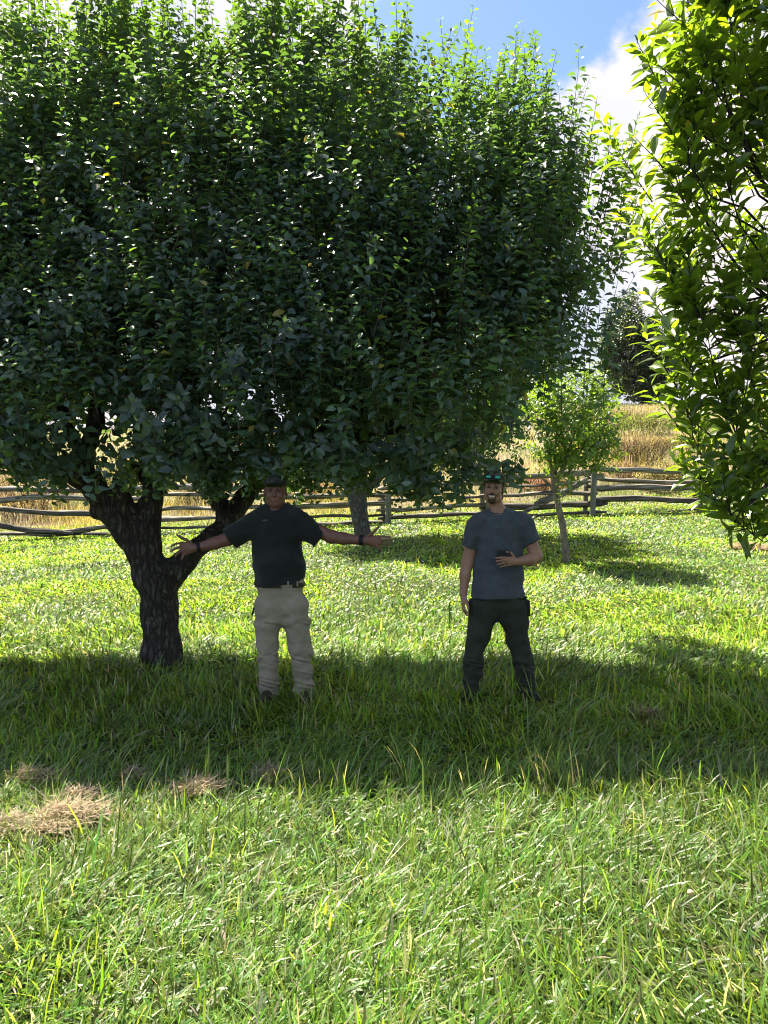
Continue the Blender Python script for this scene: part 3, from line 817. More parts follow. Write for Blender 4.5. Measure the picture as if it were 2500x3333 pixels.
def blob_tree(name, label, base, trunk_pts, crown_fn, lo, hi, ns, leafL, leafW, spacing, mats, ntg, shoot_len, col, up=0.5, cen=None, group='apple trees of the orchard', h=0.02, cat='tree', stem_r=0.004, barkamp=0.02):
    root = empty(name, base, label, cat, group)
    allp = [p for ch in trunk_pts for p in ch]
    L0 = np.min([[p[0] - p[3], p[1] - p[3], p[2] - p[3]] for p in allp], 0); H0 = np.max([[p[0] + p[3], p[1] + p[3], p[2] + p[3]] for p in allp], 0)
    T = Field(L0 - 0.02, H0 + 0.02, h)
    for ch in trunk_pts:
        for a, b in zip(ch[:-1], ch[1:]):
            T.cap(a[:3], b[:3], a[3], b[3], 0.03)
    T.displace(lambda x, y, z: -(vnoise(x * 12, y * 12, z * 6, 1) - .5) * barkamp - (vnoise(x * 30, y * 30, z * 15, 2) - .5) * barkamp * .5)
    T.obj('trunk', mats[0], root)
    br = Acc(); roots = np.array([ch[-1][:3] for ch in trunk_pts] + [ch[len(ch) // 2][:3] for ch in trunk_pts[1:]])
    tg = inside_pts(ntg, crown_fn, lo, hi)
    branch_net(br, roots, tg, 0.03, 0.008)
    br.obj('branches', mats[0], root)
    s = inside_pts(ns, crown_fn, lo, hi)
    c = np.array(cen) if cen is not None else (np.array(lo) + np.array(hi)) / 2
    d = (s - c) / ((np.array(hi) - np.array(lo)) / 2) * 0.6 + rng.normal(0, 0.35, (ns, 3)); d[:, 2] += up
    d /= np.linalg.norm(d, axis=1)[:, None]
    V, Ft, C, SV, SQ = shoots(s, d, rng.uniform(*shoot_len, ns), spacing, leafL, leafW, col, droop_leaf=0.2, stem_r=stem_r)
    print(name, 'leaves', len(V) // 8)
    mesh_obj('crown', V, Ft, mats[1], root, C)
    mesh_obj('shoots', SV, SQ, M['twig'], root)
    return root

def ell_fn(c, r, nscale=1.6, thr=0.33, seed=40, flat=0.0):
    c = np.array(c); r = np.array(r)
    def f(p):
        q = (((p - c) / r) ** 2).sum(1)
        n = vnoise(p[:, 0] * nscale, p[:, 1] * nscale, p[:, 2] * nscale, seed)
        return np.clip((1.1 - q + (n - .5) * 0.8) * 3, 0, 1) * np.clip((n - thr) * 5, 0, 1)
    return f

def build_second_tree():
    y = 16.0; b = P(1186, 1770, y); gx = b.x; z0 = float(gz(gx, y))
    def q(px, py, dy, r): p = P(px, py, y + dy); return (p.x, p.y, p.z, r)
    ch = [[(gx, y, z0 - .1, .21), q(1180, 1735, 0, .175), q(1172, 1690, 0, .165), q(1165, 1640, 0, .19), q(1160, 1600, 0, .21)],
          [q(1160, 1610, 0, .16), q(1120, 1560, .1, .12), q(1080, 1490, .2, .09), q(1040, 1400, .3, .06)],
          [q(1165, 1610, 0, .16), q(1230, 1550, -.1, .12), q(1330, 1480, -.1, .09), q(1440, 1400, 0, .06)],
          [q(1165, 1600, 0, .14), q(1190, 1500, .2, .10), q(1250, 1380, .5, .06)]]
    c = P(1350, 1230, 16.6)
    fn = ell_fn((c.x, 16.9, 4.3), (2.9, 1.8, 2.3), thr=.24, seed=41)
    blob_tree('apple_tree', 'second apple tree standing behind the outstretched hand, its trunk grey', (gx, y, z0), ch, fn,
              (c.x - 3.3, 14.6, 2.0), (c.x + 3.3, 19.0, 6.8), 2700, 0.085, 0.05, 0.026, (M['bark_mid'], M['leaf']), 40, (0.3, 0.65),
              lambda p, t, n, i: leaf_col(p, t, n, i, base=(0.055, 0.11, 0.03)))

def build_young_tree():
    y = 13.0
    def q(px, py, dy, r): p = P(px, py, y + dy); return (p.x, p.y, p.z, r)
    b = P(1842, 1828, y); z0 = float(gz(b.x, y))
    ch = [[(b.x, y, z0 - .05, .070), q(1841, 1795, 0, .060), q(1832, 1710, 0, .058), q(1818, 1650, 0, .052), q(1808, 1590, 0, .055), q(1806, 1562, 0, .06)],
          [q(1806, 1575, 0, .045), q(1790, 1500, 0, .03), q(1780, 1420, .1, .02), q(1775, 1340, .1, .012)],
          [q(1808, 1570, 0, .045), q(1830, 1530, -.1, .035), q(1850, 1470, -.1, .025), q(1880, 1380, 0, .015)],
          [q(1810, 1562, 0, .03), q(1806, 1500, .1, .025), q(1812, 1400, .1, .015)],
          [q(1800, 1592, 0, .025), q(1775, 1565, 0, .018), q(1750, 1545, 0, .012)],
          [q(1815, 1556, 0, .03), q(1850, 1540, 0, .022), q(1880, 1500, 0, .015), q(1930, 1450, 0, .01)]]
    c = P(1880, 1400, y)
    fn = ell_fn((c.x, y, c.z + .08), (0.80, 0.74, 0.84), nscale=3.2, thr=0.25, seed=42)
    blob_tree('young_apple_tree', 'young slim-trunked apple tree in front of the rail fence', (b.x, y, z0), ch, fn,
              (c.x - 1.0, y - 1, c.z - 1.0), (c.x + 1.0, y + 1, c.z + 1.2), 500, 0.085, 0.045, 0.026, (M['bark_pale'], M['leaf']), 22, (0.22, 0.5),
              lambda p, t, n, i: leaf_col(p, t, n, i, base=(0.13, 0.20, 0.03), young=(0.22, 0.30, 0.03), yp=.8), h=0.010, barkamp=0.008)

def build_near_tree():
    y = 4.2
    def pp(px, py, yy): return np.array(list(P(px, py, yy)))
    bx = 3.55; z0 = float(gz(bx, y))
    root = empty('glossy_leaved_tree', (bx, 4.4, z0), 'near tree with large glossy lime green leaves reaching in from the right edge', 'tree')
    T = Field((2.2, 3.9, -0.1), (4.2, 5.2, 4.4), 0.02)
    def lim(pts):
        for a, b in zip(pts[:-1], pts[1:]): T.cap(a[:3], b[:3], a[3], b[3], 0.03)
    lim([(bx, 4.4, z0 - .05, .11), (bx - .05, 4.4, .7, .09), (bx - .05, 4.4, 1.2, .085), (bx, 4.4, 2.2, .07), (bx + .1, 4.4, 4.2, .03)])
    lim([(bx - .05, 4.4, 1.1, .06), (bx - .5, 4.35, 1.7, .045), (bx - .9, 4.3, 2.6, .03), (bx - 1.1, 4.3, 3.4, .015)])
    lim([(bx - .05, 4.4, 1.3, .05), (bx - .4, 4.5, 2.2, .04), (bx - .6, 4.5, 3.2, .02)])
    T.displace(lambda x, y, z: -(vnoise(x * 14, y * 14, z * 7, 1) - .5) * 0.015)
    T.obj('trunk', M['bark'], root)
    def fn(p):
        x, yy, z = p.T
        py = 1599 - F * (z - EYE) / yy
        left = np.interp(py, [-500, 0, 200, 400, 600, 800, 1000, 1150, 1300, 1450, 1600, 1700, 1790], [2300, 2140, 2140, 2160, 2160, 2170, 2170, 2150, 2180, 2270, 2350, 2440, 2520])
        lx = (left - 1250) / F * yy
        n = vnoise(x * 4, yy * 4, z * 4, 50) + .06
        dep = np.abs(yy - 4.25) / (0.22 + 0.22 * np.clip((x - lx) / 0.6, 0, 1))
        return np.clip((x - lx) * 6, 0, 1) * (dep < 1) * np.clip((n - 0.28) * 4, 0, 1) * (py < 1800)
    ns = 860
    s = inside_pts(ns, fn, (1.4, 3.5, 1.2), (3.9, 5.0, 5.2))
    d = rng.normal(0, 0.22, (ns, 3)); d[:, 2] += 0.85
    d[:, 0] -= 0.35
    lowm = s[:, 2] < 1.9; d[lowm, 2] -= 0.35; d[lowm, 0] -= 0.35
    d /= np.linalg.norm(d, axis=1)[:, None]
    L = rng.uniform(0.22, 0.42, ns)
    # long arching shoots on the left outline: (base px,py) -> (tip px,py)
    arcs = [((2300, 940), (2110, 640), (1940, 400)), ((2260, 560), (2160, 300), (2060, 130)), ((2290, 760), (2170, 560), (2060, 430)), ((2280, 1020), (2140, 860), (2060, 780)), ((2300, 640), (2180, 420), (2100, 300)),
            ((2400, 700), (2330, 480), (2280, 260)), ((2450, 1250), (2360, 1000), (2310, 760)), ((2480, 500), (2430, 250), (2400, 20)), ((2420, 1480), (2330, 1240), (2290, 1020)),
            ((2330, 300), (2250, 100), (2130, 0)), ((2260, 1400), (2190, 1240), (2085, 1060)), ((2300, 1500), (2200, 1380), (2095, 1240)),
            ((2330, 1100), (2180, 900), (2050, 640)), ((2350, 1650), (2280, 1560), (2200, 1500)), ((2380, 1400), (2270, 1150), (2150, 860)),
            ((2420, 1720), (2350, 1640), (2270, 1600)), ((2250, 1250), (2180, 1060), (2110, 950)), ((2310, 480), (2240, 330), (2160, 250)),
            ((2230, 900), (2130, 830), (2020, 700)), ((2480, 1760), (2430, 1720), (2370, 1735))]
    ss, dd, ll = [], [], []
    for k, (a, b, c) in enumerate(arcs):
        yy = 4.1 + rng.uniform(-.15, .3)
        A, B, Cc = pp(*a, yy), pp(*b, yy), pp(*c, yy - .05)
        for (u, v) in ((A, B), (B, Cc)):
            vv = v - u; ln = np.linalg.norm(vv)
            ss.append(u); dd.append(vv / ln); ll.append(ln)
        for m in range(3):
            t = rng.uniform(0.2, 0.6); u = A * (1 - t) + B * t
            q = np.array([-.3 + rng.normal(0, .2), rng.normal(0, .3), 0.9]); ss.append(u); dd.append(q / np.linalg.norm(q)); ll.append(rng.uniform(.2, .32))
    S = np.concatenate([s, np.array(ss)]); D = np.concatenate([d, np.array(dd)]); LL = np.concatenate([L, np.array(ll)])
    V, Ft, C, SV, SQ = shoots(S, D, LL, 0.019, 0.126, 0.049, lambda p, t, n, i: leaf_col(p, t, n, i, base=(0.10, 0.155, 0.03), young=(0.24, 0.31, 0.035), yp=1.2), droop_leaf=0.0, up_leaf=0.85, stem_r=0.0045, curve=0.06)
    print('near tree leaves', len(V) // 8)
    mesh_obj('crown', V, Ft, M['leaf_near'], root, C)
    br = Acc(); br.add(SV, SQ)
    roots = np.array([[bx - .05, 4.4, 1.2], [bx - .5, 4.35, 1.7], [bx - .9, 4.3, 2.6], [bx, 4.4, 2.4], [bx - .4, 4.5, 2.2], [bx - .6, 4.5, 3.2], [bx + .1, 4.4, 4.0]])
    branch_net(br, roots, list(S[rng.integers(0, ns, 70)]) + [np.array(x) for x in ss[::3]], 0.014, 0.004, nseg=5)
    br.obj('branches', M['bark'], root)

def build_far_tree():
    y = 62.0
    c = P(2095, 1140, y); b = P(2100, 1300, y); z0 = float(gz(b.x, y))
    def f(p):
        a = ell_fn((c.x - 1.2, y, c.z + 0.3), (2.3, 2.3, 3.8), nscale=.9, thr=.25, seed=43)(p)
        g = ell_fn((c.x + .2, y, c.z - 1.5), (3.2, 2.6, 2.6), nscale=.9, thr=.25, seed=44)(p)
        return np.maximum(a, g)
    ch = [[(b.x, y, z0 - .2, .3), (b.x, y, c.z - 1, .22), (b.x - .3, y, c.z + 2, .1)], [(b.x, y, c.z - 2, .12), (b.x + 1.5, y, c.z, .07)]]
    blob_tree('dark_shade_tree', 'dark lone tree on the skyline of the hill between the crowns', (b.x, y, z0), ch, f,
              (c.x - 4.6, y - 3, c.z - 4.2), (c.x + 3.6, y + 3, c.z + 4.6), 1900, 0.26, 0.17, 0.10, (M['bark'], M['leaf']), 12, (0.6, 1.3),
              lambda p, t, n, i: leaf_col(p, t, n, i, base=(0.034, 0.052, 0.034), yp=.1), h=0.08, group=None, stem_r=.01)

# ------------------------------------------------------------------ meadow beyond the fence
def build_meadow():
    Vs, Fs, Cs, nv = [], [], [], 0
    for (a, b, dens) in ((21.5, 26, 150), (26, 34, 75), (34, 46, 36), (46, 66, 20)):
        hw = 0.7 * b + 6
        n = int((b - a) * 2 * hw * dens)
        y = rng.uniform(a, b, n); x = rng.uniform(-hw, hw, n)
        big = vnoise(x * .22, y * .22, 0 * x, 61); m = vnoise(x * .7, y * .7, 0 * x, 62); s = vnoise(x * 2.2, y * 2.2, 0 * x, 63)
        hgt = (0.18 + 0.7 * big * m + .15 * s) * np.interp(y, [24, 32], [1, .6]) * rng.uniform(.6, 1.25, n) * np.clip((y - 21) / 3, .25, 1)
        wid = rng.uniform(0.010, 0.022, n) * y / 24
        tan = np.array([0.34, 0.31, 0.23]); rust = np.array([0.27, 0.19, 0.14]); green = np.array([0.18, 0.22, 0.07]); yel = np.array([0.42, 0.36, 0.10])
        u = .5 + (rng.random(n) - .5) * .55 + (big - .5) * 2.0 + (m - .5) * 1.5 - .12 - .30 * np.clip((y - 27) / 6, 0, 1)
        col = np.where((u < .30)[:, None], green, np.where((u < .75)[:, None], tan, np.where((u < .93)[:, None], rust, yel)))
        col = col * (0.65 + .7 * rng.random((n, 1)))
        V, Ft, C = blades(x, y, gz(x, y) - .02, hgt, wid, rng.uniform(0, 6.28, n), np.abs(rng.normal(.2, .2, n)), rng.uniform(0, .9, n), col)
        Vs.append(V); Fs.append(Ft + nv); Cs.append(C); nv += len(V)
    o = mesh_obj('meadow_grass', np.concatenate(Vs), np.concatenate(Fs), M['meadow'], None, np.concatenate(Cs))
    tag(o, 'tall tan, rust and green wild grass over the hill beyond the fence', 'meadow grass', None, 'stuff')

def bush(px, py, y, r, cols, label, nsh, leafs=(0.07, 0.035), upr=0.7, group='wild shrubs of the meadow', cat='shrub', name='meadow_shrub'):
    c = P(px, py, y); z0 = float(gz(c.x, y))
    root = empty(name, (c.x, y, z0), label, cat, group)
    zc = max(c.z, z0 + r[2] * .4)
    n = nsh
    th = rng.uniform(0, 6.28, n); rr = np.sqrt(rng.random(n))
    s = np.stack([c.x + r[0] * rr * np.cos(th) * .6, y + r[1] * rr * np.sin(th) * .6, z0 + rng.uniform(0, .55, n) * (zc + r[2] - z0)], 1)
    d = np.stack([np.cos(th) * rr * .5, np.sin(th) * rr * .5, np.full(n, upr)], 1) + rng.normal(0, .15, (n, 3)); d /= np.linalg.norm(d, axis=1)[:, None]
    top = zc + r[2] * (1 - rr ** 2 * .6)
    L = np.clip((top - s[:, 2]) * rng.uniform(.6, 1.0, n), .2, 3)
    def cf(p, t, m, i):
        k = rng.integers(0, len(cols[0]), m); kt = rng.integers(0, len(cols[1]), m)
        b = np.array(cols[0])[k]; tp = np.array(cols[1])[kt]
        f = (t + rng.normal(0, .15, m) > .62)[:, None]
        return np.where(f, tp, b) * (.7 + .6 * rng.random((m, 1)))
    V, Ft, C, SV, SQ = shoots(s, d, L, leafs[0] * .6, leafs[0], leafs[1], cf, stem_r=.008)
    mesh_obj('foliage', V, Ft, M['meadow'], root, C)
    mesh_obj('stems', SV, SQ, M['twig'], root)

def build_bushes():
    G = (0.20, 0.27, 0.05); O = (0.26, 0.24, 0.09); B = (0.32, 0.20, 0.12); RU = (0.34, 0.16, 0.08); Y = (0.62, 0.42, 0.04); LY = (0.55, 0.46, 0.14); DG = (0.08, 0.12, 0.03); T_ = (0.5, 0.38, 0.2)
    bush(2105, 1375, 36, (2.2, 1.3, .6), ([G, O], [G, (0.32, 0.38, .06)]), 'yellow green bush on the hill slope left of the goldenrod', 260, (.14, .05))
    bush(2030, 1350, 40, (2.2, 1.3, .6), ([O, B], [O, T_]), 'olive grey bush below the dark skyline tree', 240, (.14, .05))
    bush(2210, 1440, 30, (1.2, .8, .45), ([G, DG], [Y, Y, LY]), 'golden yellow goldenrod clump by the near tree leaves', 200, (.10, .035), cat='flowers', name='goldenrod_clump')
    bush(2075, 1440, 28, (1.6, 1.0, .55), ([B, O], [B, T_, T_]), 'brown plumed weeds in the middle of the slope', 360, (.11, .022))
    bush(2030, 1520, 25, (1.0, .7, .25), ([RU, B], [RU, T_]), 'rusty low weeds behind the fence by the post pair', 160, (.09, .03))
    bush(2150, 1530, 23.6, (1.1, .7, .35), ([O, (0.3, 0.26, .1)], [LY, T_, LY]), 'yellowing leafy shrub behind the right hand rails', 190, (.09, .05))
    bush(1780, 1570, 24, (1.5, .6, .3), ([RU, B], [RU, (0.42, .12, .05)]), 'reddish weeds behind the young tree trunk', 200, (.09, .03))
    bush(1700, 1560, 25, (1.4, .6, .3), ([B, T_], [T_, RU]), 'tan weeds behind the man in the grey shirt', 170, (.09, .03))
    bush(420, 1500, 27, (1.6, .8, .6), ([O, G], [Y, LY, O]), 'yellow weeds seen through the fork of the big trunk', 220, (.11, .04))
    bush(90, 1540, 25, (2.6, .9, .5), ([T_, B], [T_, RU, LY]), 'orange tan weeds behind the rails at the left edge', 300, (.10, .03))
    bush(640, 1560, 25, (1.2, .7, .4), ([O, T_], [LY, T_]), 'pale weeds behind the rails left of the dark shirt', 180, (.10, .03))
    bush(1010, 1575, 24.5, (1.4, .7, .35), ([RU, T_], [T_, RU]), 'red brown weeds behind the rails right of the dark shirt', 180, (.10, .03))

# ------------------------------------------------------------------ split rail fence
def build_fence():
    yf = 20.0
    pts = P(1920, 1680, yf)
    root = empty('split_rail_fence', (pts.x, yf, float(gz(pts.x, yf))), 'weathered grey split rail fence crossing behind the trees', 'fence')
    def rail(line, hh, dy=0.0, wedge=0.8):
        k = 26
        px = np.linspace(line[0][0], line[-1][0], k)
        py = np.interp(px, [p[0] for p in line], [p[1] for p in line])
        py = py + (vnoise(px * .012, 0 * px + hh, 0 * px + line[0][1], 71) - .5) * 6
        C = np.array([list(P(a, b, yf + dy)) for a, b in zip(px, py)])
        C[:, 1] += (vnoise(px * .01, 0 * px + line[0][1], 0 * px, 72) - .5) * .05
        m = 5; ang = np.sort(rng.uniform(0, 6.28, m)); ang = np.arange(m) * 6.283 / m + rng.normal(0, .25, m)
        base = rng.uniform(.62, 1.35, m)
        r = hh / 122.0 / 2 * 1.12
        tw = np.linspace(0, rng.uniform(-.9, .9), k)
        V = []
        for i in range(k):
            taper = 1 - .35 * max(0, 1 - i / 2.0) - .35 * max(0, 1 - (k - 1 - i) / 2.0)
            rr = r * base * (1 + .35 * (vnoise(np.arange(m) * 3.1, 0 * ang + i * .35, 0 * ang + line[0][1] * .1, 73) - .5)) * taper * (.9 + .35 * float(vnoise(np.array([i * .22 + line[0][1]]), np.array([1.]), np.array([hh]), 74)[0]))
            V.append(np.stack([0 * ang, wedge * rr * np.cos(ang + tw[i]), rr * np.sin(ang + tw[i])], 1) + C[i])
        V = np.concatenate(V)
        i = np.arange(k - 1)[:, None] * m; j = np.arange(m)[None]; j2 = (j + 1) % m
        Q = np.stack([i + j, i + j2, i + m + j2, i + m + j], -1).reshape(-1, 4)
        # end caps
        c0 = len(V); V = np.concatenate([V, [C[0]], [C[-1]]])
        tri = [[c0, (a + 1) % m, a] for a in range(m)] + [[c0 + 1, (k - 1) * m + a, (k - 1) * m + (a + 1) % m] for a in range(m)]
        mesh_obj('rail', V, [Q, np.array(tri)], M['rail'], root, smooth=False)
    # each rail: sight-line polyline and its thickness in the same units (122 units per metre here)
    R_ = [
        # far left bay
        ([(-420, 1592), (60, 1592), (420, 1597)], 15, .06), ([(-400, 1640), (0, 1630), (140, 1614), (380, 1627), (500, 1622)], 15, -.05),
        ([(-420, 1655), (0, 1660), (200, 1672), (480, 1680)], 15, .05), ([(-420, 1700), (0, 1710), (120, 1728), (240, 1734)], 13, -.06),
        ([(130, 1742), (300, 1720), (480, 1700)], 15, .04), ([(-420, 1740), (0, 1741), (440, 1741)], 9, .08),
        # bay behind the trunk
        ([(400, 1590), (520, 1583), (730, 1583), (930, 1590)], 13, -.06), ([(420, 1606), (560, 1612), (720, 1608), (900, 1616)], 12, .06),
        ([(420, 1660), (560, 1655), (900, 1652)], 9, -.05), ([(430, 1692), (700, 1687), (920, 1684)], 14, .05), ([(420, 1720), (600, 1718), (920, 1712)], 10, -.06),
        # bay behind the dark shirt's right
        ([(860, 1582), (1000, 1586), (1120, 1585), (1270, 1588)], 10, .06), ([(870, 1613), (1000, 1618), (1130, 1613), (1280, 1611)], 14, -.06),
        ([(880, 1656), (1010, 1650), (1110, 1645), (1280, 1640)], 15, .05), ([(880, 1684), (1040, 1679), (1280, 1676)], 12, -.05), ([(900, 1712), (1050, 1709), (1270, 1700)], 17, .07),
        # bay up to the grey shirt
        ([(1230, 1590), (1400, 1580), (1620, 1568)], 13, -.06), ([(1230, 1628), (1400, 1622), (1620, 1614)], 11, .06), ([(1225, 1662), (1400, 1652), (1620, 1644)], 13, -.05), ([(1230, 1690), (1400, 1678), (1620, 1672)], 12, .05),
        # bay behind the grey shirt and the young tree
        ([(1560, 1562), (1740, 1549), (1940, 1541)], 14, .06), ([(1560, 1612), (1680, 1614), (1750, 1607), (1945, 1607)], 16, -.06),
        ([(1560, 1650), (1700, 1648), (1960, 1638)], 17, .05), ([(1570, 1680), (1760, 1676), (1975, 1668)], 10, -.05), ([(1560, 1588), (1700, 1582), (1940, 1567)], 9, -.10),
        # right hand bay
        ([(1930, 1524), (2080, 1529), (2295, 1536)], 13, -.06), ([(1935, 1556), (2080, 1566), (2180, 1569), (2280, 1566)], 12, .06), ([(1925, 1593), (2050, 1588), (2290, 1586)], 18, -.05),
        ([(1930, 1622), (2080, 1622), (2180, 1630), (2300, 1630)], 14, .06), ([(2170, 1668), (2290, 1662), (2450, 1655)], 10, -.06),
        ([(1905, 1545), (1965, 1547)], 16, .10), ([(1905, 1582), (1955, 1586)], 15, .10), ([(1915, 1640), (1978, 1636)], 15, .10),
        # past the last posts
        ([(2250, 1550), (2450, 1556), (2650, 1560)], 13, .06), ([(2250, 1608), (2650, 1598)], 13, -.05), ([(2250, 1628), (2420, 1634), (2650, 1630)], 15, .05),
    ]
    for (ln, hh, dy) in R_: rail(ln, hh, dy)
    # slanting brace rails
    rail([(1738, 1645), (1912, 1562)], 16, -.16); rail([(1700, 1668), (1830, 1610)], 10, -.2)
    # posts
    for (px, top, dy, w) in ((1932, 1517, -.16, 9.5), (1907, 1535, .17, 8), (2283, 1550, -.16, 8.5), (2262, 1545, .17, 8), (1262, 1600, -.17, 9), (1244, 1608, .17, 8),
                             (1590, 1560, -.17, 9), (1572, 1565, .17, 8), (905, 1575, -.17, 9), (888, 1575, .17, 8), (500, 1575, -.17, 9), (480, 1580, .17, 8), (-60, 1580, -.17, 9), (-80, 1580, .17, 8), (2640, 1540, -.17, 9), (2620, 1540, .17, 8)):
        t = P(px, top, yf + dy); z0 = float(gz(t.x, yf + dy)) - .05
        k = 10; zz = np.linspace(z0, t.z, k); r = w / 122
        V = []; m = 8; ang = np.arange(m) * 6.283 / m
        for i in range(k):
            rr = r * (1 + .16 * (vnoise(np.cos(ang) * 1.5 + px, np.sin(ang) * 1.5, 0 * ang + zz[i] * 2, 75) - .5)) * (1.04 - .08 * i / k)
            V.append(np.stack([t.x + rr * np.cos(ang) + .02 * np.sin(zz[i] * 2 + px), yf + dy + rr * np.sin(ang), 0 * ang + zz[i] + (.02 * np.cos(ang) if i == k - 1 else 0)], 1))
        V = np.concatenate(V + [np.array([[t.x, yf + dy, t.z + .01]])])
        i = np.arange(k - 1)[:, None] * m; j = np.arange(m)[None]; j2 = (j + 1) % m
        Q = np.stack([i + j, i + j2, i + m + j2, i + m + j], -1).reshape(-1, 4)
        tri = np.array([[len(V) - 1, (k - 1) * m + a, (k - 1) * m + (a + 1) % m] for a in range(m)])
        mesh_obj('post', V, [Q, tri], M['post'], root, smooth=False)

# ------------------------------------------------------------------ people
def rotm(yaw, roll=0.0, pitch=0.0):
    cy_, sy_ = math.cos(yaw), math.sin(yaw); cr_, sr_ = math.cos(roll), math.sin(roll); c3, s3 = math.cos(pitch), math.sin(pitch)
    Y = np.array([[cy_, -sy_, 0], [sy_, cy_, 0], [0, 0, 1]]); X = np.array([[1, 0, 0], [0, c3, -s3], [0, s3, c3]]); Rr = np.array([[cr_, 0, sr_], [0, 1, 0], [-sr_, 0, cr_]])
    return Y @ Rr @ X
class Head:
    def __init__(self, c, rot, s=1.0): self.c = np.array(list(c)); self.r = rot; self.s = s
    def __call__(self, x, y, z): return self.c + self.r @ (np.array([x, y, z]) * self.s)
    def R(self, v): return np.array(v) * self.s

def head_sdf(Fd, H, smile=False, wide=1.0):
    e = lambda c, r, **k: Fd.ell(H(*c), H.R(r), rot=H.r, **k)
    e((0, .012, .022), (.078 * wide, .098, .098), k=.01)
    e((0, -.028, -.040), (.064 * wide, .066, .082), k=.03)
    e((0, -.050, -.098), (.042 * wide, .040, .034), k=.03)
    for s in (-1, 1):
        e((s * .040 * wide, -.062, -.038 + (.004 if smile else 0)), (.026, .028, .024), k=.02)
        e((s * .055 * wide, -.010, -.085), (.018, .04, .022), k=.03)
        Fd.ell(H(s * .031, -.101, -.002), H.R((.017, .016, .011)), k=.008, rot=H.r, sub=True)
        e((s * .082 * wide, .012, -.018), (.009, .020, .031), k=.006)
    Fd.cap(H(0, -.090, .004), H(0, -.112, -.034), .0085 * H.s, .0125 * H.s, .008)
    for s in (-1, 1): Fd.ell(H(s * .012, -.102, -.040), H.R((.009, .011, .008)), k=.006)
    Fd.cap(H(-.034, -.090, .020), H(.034, -.090, .020), .010, .010, .012)
    Fd.cap(H(-.022, -.093, -.064), H(.022, -.093, -.064), .007, .007, .008)
    Fd.cap(H(-.018, -.091, -.078), H(.018, -.091, -.078), .008, .008, .008)

def finger(Fd, pts, r0=.0098, r1=.0080):
    rs = np.linspace(r0, r1, len(pts))
    for i in range(len(pts) - 1): Fd.cap(pts[i], pts[i + 1], rs[i], rs[i + 1], .004)

def wrist_band(name, a, b, c, r, w, parent, mat):
    """a short ring round the forearm at c, axis a->b"""
    ax = np.array(list(b)) - np.array(list(a)); ax /= np.linalg.norm(ax)
    pts = [np.array(list(c)) + ax * t * w for t in (-.55, -.5, -.25, 0, .25, .5, .55)]
    V, Q = tube(pts, [r * .9, r, r * 1.03, r * 1.03, r * 1.03, r, r * .9], 20)
    return mesh_obj(name, V, Q, mat, parent)

def folds(kx, amp, seed, knees=None):
    def f(x, y, z):
        a = vnoise(x * 9 + z * 5, y * 9, z * 13, seed) - .5
        b = vnoise(x * 20 - z * 9, y * 20, z * 22, seed + 1) - .5
        r = -(a * amp + b * amp * .4)
        if knees is not None:
            for (zz, wd, am) in knees:
                w = np.exp(-((z - zz) / wd) ** 2)
                u = vnoise(x * 7 + 1.5 * z, y * 7, (z + .25 * x + .2 * y) * 34, seed + 2) - .5
                u2 = vnoise(x * 9, y * 9 + z, (z - .45 * x + .2 * y) * 24, seed + 3) - .5
                r = r - w * am * 2.2 * (np.abs(u) * 1.6 + u2)
        return r
    return f

